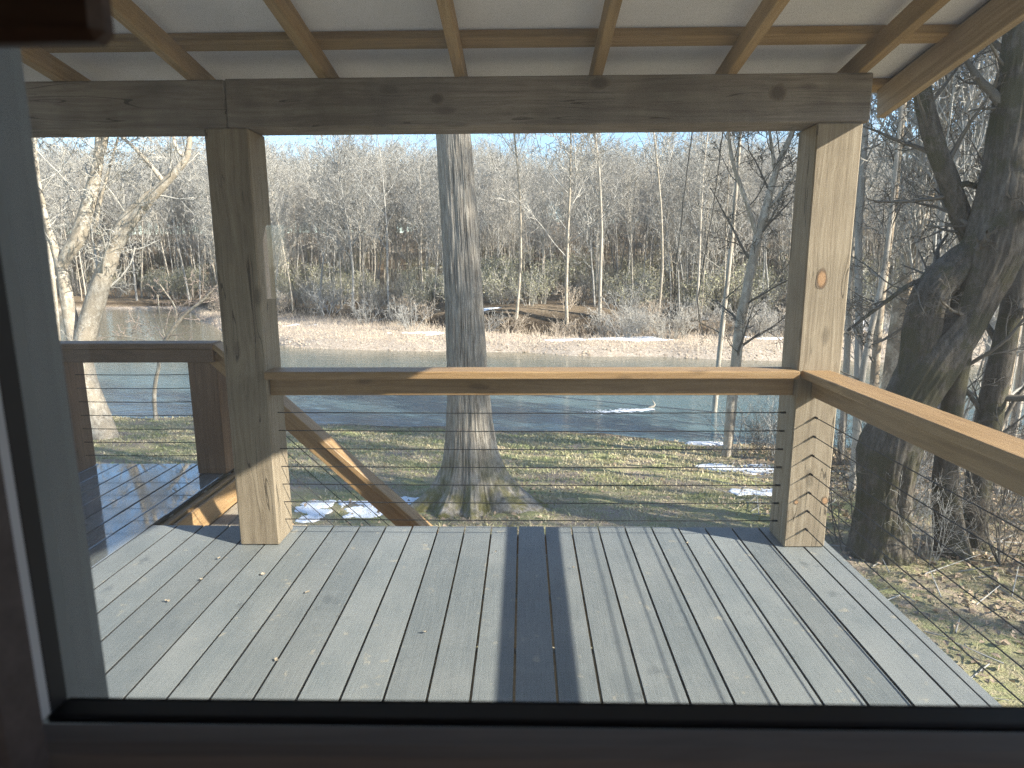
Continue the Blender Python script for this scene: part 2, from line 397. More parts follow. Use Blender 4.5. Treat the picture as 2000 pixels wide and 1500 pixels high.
def G(x, y):
    x, y = np.broadcast_arrays(np.asarray(x, float), np.asarray(y, float))
    n, f, k = yN(x) + 0.35 * noise2(x, y * 0, 2.3, 5), yF(x) + 0.5 * noise2(x, y * 0, 3.0, 6), yK(x) + 0.8 * noise2(x, y * 0, 4.0, 8)
    # lawn falling away from the house to the bank
    t = np.clip((y - 3.0) / np.maximum(n - 0.5 - 3.0, 1), 0, 1)
    zl = -1.5 - 0.40 * np.clip((y - 3) / 5.5, 0, 1) - 1.28 * np.clip((y - 8.5) / np.maximum(n - 9.0, 1), 0, 1)
    zl = zl + 0.045 * fbm2(x, y, 1.8, 1) * sstep(3.2, 5, y) + 0.02 * noise2(x, y, 0.35, 4)
    zl = zl + 0.25 * sstep(4.5, 9.0, x) * (1 - sstep(8, 14, y)) * sstep(3, 6, y) * 0
    z = zl - (zl + 4.3) * sstep(n - 0.25, n + 1.8, y)
    # gravel bar
    zb = -3.05 + 0.16 * fbm2(x, y, 3.5, 21) + 0.035 * noise2(x, y, 0.6, 22)
    z = np.where(y > (n + f) / 2, -4.3 + (zb + 4.3) * sstep(f - 2.2, f + 1.6, y), z)
    # cut bank and forest floor
    bh = 0.35 + 0.95 * sstep(-9, -3, x) * (1 - sstep(5, 9, x)) + 0.25 * noise2(x, y, 5, 30)
    zf = -3.0 + bh + 0.022 * np.maximum(y - k, 0) + 11.0 * sstep(18, 140, y - k) + 0.25 * fbm2(x, y, 9, 31)
    z = np.where(y > k - 2.5, zb * (1 - sstep(-0.9, 0.5, y - k)) + zf * sstep(-0.9, 0.5, y - k) - 0.35 * np.exp(-((y - k + 1.6) / 0.9) ** 2) * 1.0, z)
    return z
def g1(x, y): return float(G(np.array([x]), np.array([y]))[0])
def gpx(px, py, d0=4.0, d1=140.0):
    """where the photo's pixel meets the ground"""
    Ds = np.concatenate([np.linspace(d0, 30, 700), np.linspace(30.05, d1, 900)])
    P = np.array([at(px, py, D) for D in Ds]); below = P[:, 2] <= G(P[:, 0], P[:, 1])
    k = int(np.argmax(below)) if below.any() else len(Ds) - 1
    return P[k]

xs = np.concatenate([np.linspace(-900, -100, 14)[:-1], np.linspace(-100, -26, 50)[:-1], np.linspace(-26, -9, 60)[:-1], np.linspace(-9, 9, 180)[:-1], np.linspace(9, 30, 70)[:-1], np.linspace(30, 100, 40)[:-1], np.linspace(100, 900, 14)])
ys = np.concatenate([np.linspace(-300, -8, 14)[:-1], np.linspace(-8, 3, 30)[:-1], np.linspace(3, 20, 170)[:-1], np.linspace(20, 30, 30)[:-1], np.linspace(30, 72, 150)[:-1], np.linspace(72, 170, 50)[:-1], np.linspace(170, 1500, 14)])
gx, gy = np.meshgrid(xs, ys); gz = G(gx, gy)
nx, ny = len(xs), len(ys)
gi = (np.arange(ny - 1)[:, None] * nx + np.arange(nx - 1)[None, :]).ravel()
gm = mesh_np('ground', np.stack([gx.ravel(), gy.ravel(), gz.ravel()], 1), np.stack([gi, gi + 1, gi + nx + 1, gi + nx], 1), smooth=True)
# zone weights: r = lawn, g = gravel bar, b = bare earth / cut bank
kk = yK(gx); nn = yN(gx); ff = yF(gx)
lawn = (gy < (nn + ff) / 2).astype(float) * (1 - sstep(-0.35, 0.0, gy - nn))
bar = sstep(-1.5, 0.2, gy - ff) * (1 - sstep(-2.4, -0.6, gy - kk))
wood_z = 1 - lawn * (1 - sstep(3.2, 5.2, gx - 0.12 * gy + 0.9 * fbm2(gx, gy, 2.5, 44)) * 0.85)
earth = np.exp(-((gy - kk + 0.35) / 0.55) ** 2)
colr = np.stack([lawn, bar, earth, wood_z], -1).reshape(-1, 4).astype(np.float32)
ca = gm.color_attributes.new('zone', 'FLOAT_COLOR', 'POINT'); ca.data.foreach_set('color', colr.ravel())
m = NT('ground_soil')
v = m.coord((1, 1, 1), False)
za = m.n('ShaderNodeAttribute', attribute_name='zone')
sp = m.n('ShaderNodeSeparateColor', i={0: za.outputs[0]})
n1, n2, n3 = m.noise(v, 0.9, 5, 0.6), m.noise(v, 7.0, 4, 0.65), m.noise(v, 45.0, 3, 0.6)
grass = m.ramp(m.math('ADD', m.math('MULTIPLY', n1, 0.65), m.math('MULTIPLY', n2, 0.35)), [(0.42, (0.37, 0.295, 0.225)), (0.50, (0.36, 0.31, 0.19)), (0.58, (0.28, 0.28, 0.135)), (0.7, (0.28, 0.28, 0.14))])
grass = m.mix(m.ramp(n3, [(0.35, 0.35), (0.55, 0.0)]), grass, (0.085, 0.075, 0.04))
litter = m.ramp(m.math('ADD', m.math('MULTIPLY', n2, 0.5), m.math('MULTIPLY', n3, 0.5)), [(0.34, (0.09, 0.065, 0.045)), (0.5, (0.20, 0.15, 0.10)), (0.62, (0.31, 0.245, 0.17))])
pv = m.n('ShaderNodeTexVoronoi', i={'Vector': v, 'Scale': 9.0}).outputs['Color']
gravel = m.mix(0.55, m.ramp(n3, [(0.35, (0.29, 0.235, 0.18)), (0.65, (0.50, 0.425, 0.345))]), m.ramp(m.n('ShaderNodeSeparateColor', i={0: pv}).outputs[0], [(0.0, (0.28, 0.235, 0.19)), (0.5, (0.46, 0.385, 0.31)), (1.0, (0.60, 0.53, 0.45))]))
gravel = m.mix(m.ramp(n2, [(0.42, 0.55), (0.6, 0.0)]), gravel, (0.31, 0.25, 0.19))
soil = m.ramp(n2, [(0.35, (0.035, 0.027, 0.02)), (0.65, (0.10, 0.075, 0.052))])
c = m.mix(za.outputs['Alpha'], grass, litter)
c = m.mix(sp.outputs[1], c, gravel)
c = m.mix(sp.outputs[2], c, soil)
hh = m.math('ADD', m.math('MULTIPLY', n2, 0.5), m.math('MULTIPLY', n3, 0.5))
m.bsdf(c, 0.95, m.bump(hh, 0.7, 0.06), 0.1)
ground = tag(link('ground', gm, None, m.m), 'sloping lawn, gravel bar and forest floor around the river', kind='structure')

m = NT('river_water')
v = m.n('ShaderNodeMapping', i={'Vector': m.n('ShaderNodeTexCoord').outputs['Object'], 'Scale': (0.55, 1.5, 1.0), 'Rotation': (0, 0, math.radians(9))}).outputs[0]
w1, w2 = m.noise(v, 1.5, 3, 0.55, 0.4), m.noise(v, 6.0, 3, 0.6, 0.3)
hh = m.math('ADD', m.math('MULTIPLY', w1, 0.7), m.math('MULTIPLY', w2, 0.3))
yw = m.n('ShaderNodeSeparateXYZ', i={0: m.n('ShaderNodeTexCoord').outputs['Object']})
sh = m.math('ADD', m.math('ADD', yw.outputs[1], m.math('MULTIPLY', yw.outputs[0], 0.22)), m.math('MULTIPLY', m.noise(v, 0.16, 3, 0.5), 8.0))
sh = m.n('ShaderNodeMapRange', i={0: sh, 1: 26.0, 2: 39.0}).outputs[0]          # gravel shallows toward the bar, wood's reflection painted into the tan
murk_reflect = m.mix(sh, (0.095, 0.155, 0.175), (0.20, 0.175, 0.12))  # near tone carries painted sky reflection, far tone painted wood reflection
m.bsdf(murk_reflect, 0.06, m.bump(hh, 0.22, 0.10), 0.5, IOR=1.45)
wm = mesh_np('river', np.array([(-900, 9, ZW), (900, 9, ZW), (900, 900, ZW), (-900, 900, ZW)]), np.array([[0, 1, 2, 3]]))
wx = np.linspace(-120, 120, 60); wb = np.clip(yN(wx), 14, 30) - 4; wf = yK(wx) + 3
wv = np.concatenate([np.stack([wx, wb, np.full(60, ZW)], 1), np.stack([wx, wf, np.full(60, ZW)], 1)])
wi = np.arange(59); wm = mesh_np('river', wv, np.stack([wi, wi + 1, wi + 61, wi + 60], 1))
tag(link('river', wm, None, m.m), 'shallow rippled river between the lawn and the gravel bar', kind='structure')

# ------------------------------------------------------------------ house, window and room
RB = -3.6           # back wall of the room
def room_face(name, x0, x1, y0, y1, z0, z1, mat):
    return tag(block(name, x0, x1, y0, y1, z0, z1, mat, None, 0.0), kind='structure')
HX0, HX1, HY = -3.9, 1.46, 0.36
WX0, WX1, WZ0, WZ1 = -0.345, 0.62, 1.035, 1.80        # rough opening of the window
hw = empty('house_wall', (0, HY, -1.5)); tag(hw, 'dark interior and siding of the house wall round the window', 'house wall')
for (a, b, c_, d_) in ((HX0, WX0, -1.5, 3.0), (WX1, HX1, -1.5, 3.0), (WX0, WX1, -1.5, WZ0), (WX0, WX1, WZ1, 3.0)):
    block('wall_panel', a, b, HY - 0.085, HY, c_, d_, M_DRY, hw, 0.0)
    block('siding_panel', a, b, HY + 0.002, HY + 0.06, c_, d_, M_SIDING, hw, 0.0)
room_face('room_floor', HX0 - 0.05, HX1 + 0.05, RB - 0.05, HY - 0.086, -0.10, 0.0, M_FLOORIN)
room_face('room_ceiling', HX0 - 0.05, HX1 + 0.05, RB - 0.05, HY - 0.086, 2.45, 2.55, M_DRY)
room_face('room_side_wall', HX0 - 0.12, HX0 - 0.002, RB - 0.1, HY, -1.5, 2.55, M_DRY)
for (a, b, c_, d_) in ((RB - 0.1, -1.05, -1.5, 2.55), (-0.15, HY - 0.09, -1.5, 2.55), (-1.05, -0.15, -1.5, 0.6), (-1.05, -0.15, 1.9, 2.55)):  # unseen opening added in this wall to let sun brighten the room
    room_face('room_side_wall', HX1 + 0.002, HX1 + 0.06, a, b, c_, d_, M_DRY)
BX0, BX1, BZ0, BZ1 = -1.72, -1.56, 1.17, 1.66
for (a, b, c_, d_) in ((HX0, BX0, 0.0, 2.45), (BX1, HX1, 0.0, 2.45), (BX0, BX1, 0.0, BZ0), (BX0, BX1, BZ1, 2.45)):
    room_face('room_back_wall', a - 0.003, b + 0.003, RB - 0.098, RB - 0.002, c_ - 0.003, d_ + 0.003, M_DRY)

win = empty('window', (0.1, 0.30, WZ0)); tag(win, 'large dark framed window the porch is seen through', 'window')
GY = 0.335
pl, pb = at(108, 1150, GY), at(1000, 1377, GY)
sx1 = at(108, 1150, GY - 0.004)[0]; sx0 = at(66, 1150, GY - 0.02)[0]; sz1 = at(1000, 1379, GY - 0.0045)[2]; sz0 = at(1000, 1411, GY - 0.0225)[2]
block('sash_stile', WX0 - 0.02, sx1, GY - 0.022, GY - 0.004, sz0 - 0.002, WZ1, M_BLACK, win, 0.003)
block('sash_rail', sx0 - 0.004, WX1, GY - 0.0225, GY - 0.0045, sz0, sz1, M_BLACK, win, 0.003)
jx = at(178, 1150, HY + 0.055)[0]
block('outer_jamb', WX0 - 0.02, jx, GY + 0.006, HY + 0.062, WZ0 - 0.0, WZ1, M_JAMB, win, 0.004)
block('outer_sill', WX0, WX1, GY + 0.0065, HY + 0.075, WZ0 - 0.06, at(1000, 1400, HY + 0.078)[2], M_JAMB, win, 0.004)
tx1 = at(67, 1150, GY - 0.024)[0]; tx0 = at(52, 1150, GY - 0.047)[0]
block('inner_stop', WX0 - 0.02, tx1, GY - 0.045, GY - 0.024, sz0 + 0.004, WZ1, M_STRIP, win, 0.002)
block('side_casing', WX0 - 0.12, tx0, GY - 0.075, GY - 0.047, sz0 - 0.09, WZ1, M_CASE, win, 0.003)
s1 = at(1000, 1411, GY - 0.024)
block('inner_sill', WX0 - 0.10, WX1, GY - 0.0445, GY - 0.0235, s1[2] - 0.030, s1[2] - 0.001, M_SILL, win, 0.004)
block('apron', WX0 - 0.10, WX1, GY - 0.044, GY - 0.025, s1[2] - 0.12, s1[2] - 0.031, M_CASE, win, 0.003)
gp = mesh_np('glass_pane', np.array([(WX0, GY, sz0 - 0.02), (WX1, GY, sz0 - 0.02), (WX1, GY, WZ1), (WX0, GY, WZ1)]) - np.array(win.location), np.array([[0, 1, 2, 3]]))
link('glass_pane', gp, win, M_GLASS)
sm = mesh_np('insect_screen', np.array([(jx - 0.01, HY + 0.03, sz0 - 0.09), (WX1, HY + 0.03, sz0 - 0.09), (WX1, HY + 0.03, WZ1), (jx - 0.01, HY + 0.03, WZ1)]) - np.array(win.location), np.array([[0, 1, 2, 3]]))
link('insect_screen', sm, win, M_SCREEN)
bp = at(238, 97, GY - 0.052)
hb = block('wooden_block', WX0 - 0.02, bp[0], GY - 0.066, GY - 0.052, bp[2], bp[2] + 0.16, M_BLOCK, None, 0.004)
tag(hb, 'dark brown wooden block hanging over the window top left corner', 'block')
# ------------------------------------------------------------------ deck
DX0, PIT, GAP = -0.32315, 0.1435, 0.009
FAR, EXT, EXR = 3.29, 4.38, -1.97
deck = empty('deck', (0, 3.0, -1.5)); tag(deck, 'grey composite board deck with a wet shaded far left corner', 'deck')
for j in range(-24, 13):
    x0, x1 = DX0 + PIT * j + GAP / 2, DX0 + PIT * (j + 1) - GAP / 2
    xm = (x0 + x1) / 2
    ext = xm < EXR - 0.02
    far = (EXT if ext else FAR) + random.Random(j).uniform(-0.003, 0.003)
    dz = random.Random(j + 99).uniform(-0.0012, 0.0012)
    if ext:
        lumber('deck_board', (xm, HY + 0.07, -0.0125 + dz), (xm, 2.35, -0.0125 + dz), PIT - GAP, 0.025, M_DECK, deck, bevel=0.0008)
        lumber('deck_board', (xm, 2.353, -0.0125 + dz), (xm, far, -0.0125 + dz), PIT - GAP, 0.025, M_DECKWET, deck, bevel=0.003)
    else:
        lumber('deck_board', (xm, HY + 0.07, -0.0125 + dz), (xm, far, -0.0125 + dz), PIT - GAP, 0.025, M_DECK, deck, bevel=0.0008)
M_GAPSHADE = plain('shade_dark_board_edge', (0.035, 0.036, 0.036), 0.8, 0.2)  # near-black board sides, the shade of the gaps put into the colour
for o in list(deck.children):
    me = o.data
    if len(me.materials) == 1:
        me.materials.append(M_GAPSHADE)
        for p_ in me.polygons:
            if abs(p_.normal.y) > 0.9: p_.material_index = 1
for y in (0.6, 1.0, 1.4, 1.8, 2.2, 2.6, 3.0):
    lumber('joist', (-3.7, y, -0.145), (1.46, y, -0.145), 0.038, 0.235, M_STEP, deck)
for y in (3.5, 3.9, 4.25):
    lumber('joist', (-3.7, y, -0.145), (EXR - 0.08, y, -0.145), 0.038, 0.235, M_STEP, deck)
lumber('rim_board', (EXR + 0.03, FAR - 0.055, -0.145), (1.46, FAR - 0.055, -0.145), 0.038, 0.235, M_RAIL, deck)
lumber('rim_board', (1.49, HY + 0.07, -0.145), (1.49, FAR - 0.035, -0.145), 0.038, 0.235, M_RAIL, deck)
lumber('rim_board', (EXR - 0.055, FAR - 0.03, -0.150), (EXR - 0.055, EXT - 0.03, -0.150), 0.038, 0.245, M_RAIL, deck)
lumber('rim_board', (-3.7, EXT - 0.05, -0.145), (EXR - 0.08, EXT - 0.05, -0.145), 0.038, 0.235, M_RAIL, deck)
for (x, y) in ((1.35, 2.95), (-1.35, 2.95), (-3.4, 4.1), (-2.15, 4.1), (0.0, 2.95)):
    lumber('support_post', (x, y, -1.9), (x, y, -0.265), 0.14, 0.14, M_POST, deck, up=(0, 1, 0))

# ------------------------------------------------------------------ porch posts, beam and roof
PY0, PY1 = 3.04, 3.24
def post(name, x0, x1, y0, y1, z0, z1, label, group):
    o = lumber(name, ((x0 + x1) / 2, (y0 + y1) / 2, z0), ((x0 + x1) / 2, (y0 + y1) / 2, z1), x1 - x0, y1 - y0, M_POST, None, up=(0, 1, 0), bevel=0.006)
    return tag(o, label, 'post', group)
post('porch_post', -1.447, -1.247, PY0, PY1, 0.002, 2.009, 'thick square timber porch post beside the stair opening, mostly shaded', 'porch posts')
PR_ = post('porch_post', 1.295, 1.497, PY0, PY1, 0.002, 2.009, 'sunlit square timber porch post where the two railings meet', 'porch posts')
tag(lumber('porch_beam', (-3.8, 3.14, 2.112), (-1.339, 3.14, 2.112), 0.2, 0.204, M_BEAM, None, bevel=0.006), 'short dark timber beam left of the joint over the stair post', 'beam', 'porch beams')
BM_ = tag(lumber('porch_beam', (-1.336, 3.14, 2.114), (1.522, 3.14, 2.114), 0.2, 0.206, M_BEAM, None, bevel=0.006), 'long grey timber beam with knots across both posts', 'beam', 'porch beams')
def knot_mat(name, core, ring):
    m = NT(name)
    g = m.n('ShaderNodeVectorMath', operation='LENGTH', i={0: m.n('ShaderNodeTexCoord').outputs['Object']}).outputs['Value']
    g = m.math('ADD', g, m.math('MULTIPLY', m.math('SUBTRACT', m.noise(m.coord((1, 1, 1)), 3.0, 3, 0.6), 0.5), 0.35))
    m.bsdf(m.ramp(g, [(0.0, core), (0.55, core), (0.78, ring), (1.0, tuple(0.5 * (a + b) for a, b in zip(ring, (0.24, 0.2, 0.15))))]), 0.8, None, 0.2)
    return m.m
M_KNOT, M_KNOTD = knot_mat('orange_knot', (0.36, 0.22, 0.12), (0.13, 0.085, 0.05)), knot_mat('dark_knot', (0.10, 0.082, 0.068), (0.15, 0.125, 0.10))
def knot(parent, px_, py_, wpx, hpx, mat):
    p = at(px_, py_, PY0 - 0.0012); k_ = zc(p) / F_PX
    th_ = np.linspace(0, 2 * np.pi, 25)[:-1]; wob = 1 + 0.08 * np.sin(3 * th_ + px_) + 0.05 * np.cos(5 * th_)
    V = np.concatenate([np.stack([np.cos(th_) * wob, np.zeros(24), np.sin(th_) * wob], 1), [[0, -0.12, 0]]])
    o = link('knot', mesh_np('knot', V, None, np.array([((i + 1) % 24, i, 24) for i in range(24)])), None, mat)
    mw = Matrix.Translation(Vector(p)) @ Matrix.Diagonal((wpx / 2 * k_, 0.012, hpx / 2 * k_, 1))
    o.parent = parent; o.matrix_parent_inverse = parent.matrix_basis.inverted(); o.matrix_basis = mw
    return o
for (nm, args) in (('r', (1605, 545, 22, 42, M_KNOT)), ('r', (1555 , 981, 10, 10, M_KNOT)), ('r', (1611, 978, 14, 18, M_KNOT))):
    knot(PR_, *args)
for args in ((1519, 181, 36, 34, M_KNOTD), (853, 193, 30, 22, M_KNOTD), (1170, 162, 46, 26, M_KNOTD)):
    knot(BM_, *args)
SLP = 1 / 6.0
def zr(y): return 2.217 + SLP * (3.04 - y)
roof = empty('porch_roof', (0, 3.0, 2.2)); tag(roof, 'open lean-to porch roof with pale panels over brown rafters', 'porch roof')
nrm = Vector((0, SLP, 1)).normalized()
YE = 3.50
for x in (-3.29, -2.69, -2.09, -1.487, -0.895, -0.288, 0.322, 0.91, 1.474):
    lumber('rafter', (x, HY + 0.07, zr(HY + 0.07) + 0.0445), (x, YE - 0.05, zr(YE - 0.05) + 0.0445), 0.044, 0.089, M_RAFT, roof, up=(0, 0, 1), bevel=0.003)
for y in (0.95, 1.45, 1.95, 2.45, 2.955, 3.44):
    lumber('purlin', (-3.6, y, zr(y) + 0.109), (1.80, y, zr(y) + 0.109), 0.089, 0.036, M_RAFT, roof, up=nrm, bevel=0.003)
lumber('barge_board', (1.768, HY + 0.07, zr(HY + 0.07) + 0.022), (1.768, 3.44, zr(3.44) + 0.022), 0.038, 0.138, M_BARGE, roof, bevel=0.003)
lumber('roof_panel', (-0.89, HY + 0.07, zr(HY + 0.07) + 0.136), (-0.89, YE + 0.02, zr(YE + 0.02) + 0.136), 5.44, 0.012, M_ROOF, roof, bevel=0.0)
lumber('edge_flashing', (1.792, HY + 0.07, zr(HY + 0.07) + 0.112), (1.792, 3.47, zr(3.47) + 0.112), 0.006, 0.075, M_FLASH, roof, bevel=0.0)

# ------------------------------------------------------------------ railings
CZ = [0.671, 0.577, 0.482, 0.387, 0.292, 0.196, 0.101]
def cable(p0, p1, parent, r=0.0026):
    p0, p1 = np.array(p0, float), np.array(p1, float); n = 9
    P = [p0 + (p1 - p0) * t - np.array([0, 0, 0.004 * math.sin(math.pi * t)]) - np.array(parent.location) for t in np.linspace(0, 1, n)]
    v_, q_ = tube_arrays(P, [r] * n, 6)
    return link('cable', mesh_np('cable', v_, q_, smooth=True), parent, M_CABLE)
def dowel(p0, p1, r, parent, mat, name):
    v_, q_ = tube_arrays([np.array(p0) - np.array(parent.location), np.array(p1) - np.array(parent.location)], [r, r], 10)
    return link(name, mesh_np(name, v_, q_, smooth=True), parent, mat)
rf = empty('cable_railing', (0.02, 3.1, 0)); tag(rf, 'orange wood cable railing between the two porch posts along the river', 'railing', 'deck railings')
lumber('cap_rail', (-1.246, 3.075, 0.882), (1.294, 3.075, 0.882), 0.14, 0.037, M_RAIL, rf)
lumber('under_rail', (-1.246, 3.085, 0.818), (1.294, 3.085, 0.818), 0.038, 0.089, M_RAIL, rf)
for z in CZ:
    c_ = cable((-1.246, 3.14, z), (1.294, 3.14, z), rf)
    dowel((1.270, 3.14, z), (1.2945, 3.14, z), 0.0055, rf, M_CABLE, 'cable_end').parent = c_
rr = empty('cable_railing', (1.4, 1.8, 0)); tag(rr, 'sunlit orange wood cable railing running toward the window on the right', 'railing', 'deck railings')
lumber('cap_rail', (1.38, HY + 0.08, 0.882), (1.38, 3.039, 0.882), 0.14, 0.037, M_RAIL, rr)
lumber('under_rail', (1.385, HY + 0.08, 0.818), (1.385, 3.039, 0.818), 0.038, 0.089, M_RAIL, rr)
for z in CZ:
    c_ = cable((1.396, HY + 0.08, z), (1.396, 3.041, z), rr)
    dowel((1.396, 3.02, z), (1.396, 3.0395, z), 0.0055, rr, M_CABLE, 'cable_end').parent = c_
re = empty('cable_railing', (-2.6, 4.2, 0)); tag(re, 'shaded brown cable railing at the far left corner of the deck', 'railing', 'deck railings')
lumber('rail_post', (-2.125, 4.25, 0.002), (-2.125, 4.25, 0.862), 0.195, 0.195, M_RAILSHADE, re, up=(0, 1, 0))
lumber('rail_post', (-3.15, 4.25, 0.002), (-3.15, 4.25, 0.862), 0.195, 0.195, M_RAILSHADE, re, up=(0, 1, 0))
lumber('cap_rail', (-3.4, 4.18, 0.882), (-2.03, 4.18, 0.882), 0.15, 0.037, M_RAILSHADE, re)
lumber('under_rail', (-3.4, 4.131, 0.818), (-2.03, 4.131, 0.818), 0.038, 0.089, M_RAILSHADE, re)
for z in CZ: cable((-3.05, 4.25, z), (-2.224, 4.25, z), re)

# ------------------------------------------------------------------ stairs going down to the right behind the deck edge
st = empty('stairs', (-1.2, 3.8, -1.7)); tag(st, 'wooden stairs dropping from the left corner past the deck edge with slanted handrail', 'stairs')
sl_ = 0.955
def zs(x): return 0.882 - sl_ * (x + 2.03)
ang = Vector((1, 0, -sl_)).normalized(); upn = Vector((sl_, 0, 1)).normalized()
lumber('hand_rail', (-2.03, 4.19, zs(-2.03)), (-0.55, 4.19, zs(-0.55)), 0.14, 0.037, M_RAIL, st, up=upn)
lumber('under_rail', Vector((-2.0, 4.17, zs(-2.0))) - upn * 0.068, Vector((-0.56, 4.17, zs(-0.56))) - upn * 0.068, 0.038, 0.098, M_RAIL, st, up=upn)
lumber('newel_post', (-0.56, 4.26, -1.75), (-0.56, 4.26, zs(-0.6) - 0.06), 0.10, 0.10, M_RAIL, st, up=(0, 1, 0))
for k in range(1, 7):
    o_ = 0.14 + 0.125 * k
    cable((-2.02, 4.25, zs(-2.02) - o_), (-0.6, 4.25, zs(-0.6) - o_), st)
for n_ in range(1, 8):
    x_ = EXR + 0.215 * (n_ - 1); z_ = -0.2 * n_
    lumber('tread', (x_ + 0.055, 3.36, z_ - 0.019), (x_ + 0.055, 4.24, z_ - 0.019), 0.108, 0.038, M_STEP, st)
    lumber('tread', (x_ + 0.17, 3.36, z_ - 0.019), (x_ + 0.17, 4.24, z_ - 0.019), 0.108, 0.038, M_STEP, st)
    lumber('riser', (x_ - 0.012, 3.36, z_ + 0.08), (x_ - 0.012, 4.24, z_ + 0.08), 0.02, 0.157, M_RAIL, st)
for y in (3.335, 4.265):
    lumber('stringer', (EXR - 0.03, y, -0.26), (-0.5, y, -0.26 - sl_ * 1.45), 0.04, 0.26, M_RAIL, st, up=upn)

# ------------------------------------------------------------------ trees
def grow(rng, out, p, d, L, r, lvl, prm):
    """one branch and its children; out: list of (points, radii, level)"""
    n = max(3, int(prm['segs'][lvl])); step = L / n
    pts = [np.array(p, float)]; d = np.array(d, float); d /= np.linalg.norm(d); dirs = [d]
    for i in range(n):
        d = d + rng.normal(0, prm['wander'][lvl], 3); d[2] += prm['up'][lvl]
        d /= np.linalg.norm(d); pts.append(pts[-1] + d * step); dirs.append(d)
    tip = max(prm['rmin'], r * prm['tip'][lvl])
    rad = r + (tip - r) * np.linspace(0, 1, n + 1) ** 0.9
    out.append((np.array(pts), np.maximum(rad, prm['rmin']), lvl))
    if lvl + 1 >= len(prm['segs']): return
    nc = prm['kids'][lvl]; nc = int(nc * rng.uniform(0.75, 1.25) + 0.5)
    sprout(rng, out, np.array(pts), np.array(dirs), rad, L, lvl, prm, nc, prm['t0'][lvl])

def sprout(rng, out, pts, dirs, rad, L, lvl, prm, nc, t0, t1=1.0):
    n = len(pts) - 1; az = rng.uniform(0, 6.28)
    for c in range(nc):
        t = t0 + (t1 - t0) * (c + rng.uniform(0.1, 0.9)) / nc
        k = min(int(t * n), n - 1); f = t * n - k
        q = pts[k] * (1 - f) + pts[k + 1] * f; rr_ = rad[k] * (1 - f) + rad[k + 1] * f
        dd = dirs[min(k + 1, n)]
        az += 2.4 + rng.normal(0, 0.4)
        a = np.cross(dd, [0.3, 0.2, 1.0] if abs(dd[2]) < 0.9 else [1.0, 0, 0]); a /= np.linalg.norm(a); b = np.cross(dd, a)
        ang_ = math.radians(rng.normal(*prm['ang'][lvl]))
        nd = dd * math.cos(ang_) + (a * math.cos(az) + b * math.sin(az)) * math.sin(ang_)
        cl = L * prm['ratio'][lvl] * (1.15 - 0.65 * t) * rng.uniform(0.6, 1.2)
        grow(rng, out, q, nd, cl, max(prm['rmin'], min(rr_ * 0.75, rr_ * prm['thin'][lvl] * rng.uniform(0.7, 1.1))), lvl + 1, prm)

def branch_mesh(name, br, sides=(7, 5, 4, 3, 3, 3)):
    parts = []
    by = {}
    for pts, rad, lvl in br:
        s = sides[min(lvl, len(sides) - 1)]
        if s >= 5: parts.append(tube_arrays(pts, rad, s))
        else: by.setdefault(s, []).append((pts, rad))
    for s, lst in by.items():
        P0 = np.concatenate([a[:-1] for a, _ in lst]); P1 = np.concatenate([a[1:] for a, _ in lst])
        R0 = np.concatenate([r[:-1] for _, r in lst]); R1 = np.concatenate([r[1:] for _, r in lst])
        parts.append(prisms(P0, P1, R0, R1, s))
    v_, q_ = cat(parts)
    return mesh_np(name, v_, q_, smooth=True)

def prm_forest(rmin=0.012, dense=1.0):
    return dict(segs=[9, 6, 4, 3], wander=[0.035, 0.10, 0.14, 0.18], up=[0.02, 0.09, 0.06, 0.04], tip=[0.25, 0.3, 0.4, 0.5], rmin=rmin,
                kids=[int(17 * dense), int(9 * dense), int(7 * dense)], t0=[0.34, 0.2, 0.15], ang=[(42, 10), (42, 12), (40, 14)], ratio=[0.36, 0.42, 0.45], thin=[0.5, 0.55, 0.6])

def make_tree_data(seed, H, r, prm, lean=0.03):
    rng = np.random.default_rng(seed); out = []
    grow(rng, out, (0, 0, -0.3), (rng.normal(0, lean), rng.normal(0, lean), 1), H + 0.3, r, 0, prm)
    tr = branch_mesh('trunk', out[:1], (8,))
    cr = branch_mesh('branches', out[1:], (7, 4, 3, 3, 3))
    return tr, cr

variants = []
for s in range(9):
    p = prm_forest(0.013 + 0.002 * (s % 3), 1.0 + 0.1 * (s % 2))
    H = [17, 19, 15, 18, 16, 20, 14, 18, 17][s]; p['t0'][0] = [0.3, 0.42, 0.25, 0.5, 0.35, 0.45, 0.22, 0.38, 0.3][s]
    p['ang'][0] = ([38, 30, 45, 35, 28, 40, 48, 34, 42][s], 10)
    tr, cr = make_tree_data(100 + s, H, H * (0.0058 + 0.0009 * (s % 3)), p)
    tr.materials.append([M_GREYB, M_TANB, M_GREYB, M_PALE, M_TANB, M_GREYB, M_PALE, M_TANB, M_GREYB][s])
    cr.materials.append([M_TWIG, M_TWIGT, M_TWIG, M_TWIGT, M_TWIG, M_TWIG, M_TWIGT, M_TWIG, M_TWIGT][s])
    variants.append((tr, cr, H))

def place_tree(k, x, y, s, rot, label, group=None, sz=1.0, lean=0.0):
    tr, cr, H = variants[k]
    e = empty('bare_tree', (x, y, g1(x, y))); e.rotation_euler = (lean, lean * 0.6, rot); e.scale = (s, s, s * sz)
    link('trunk', tr, e); link('branches', cr, e)
    return tag(e, label, 'tree', group)

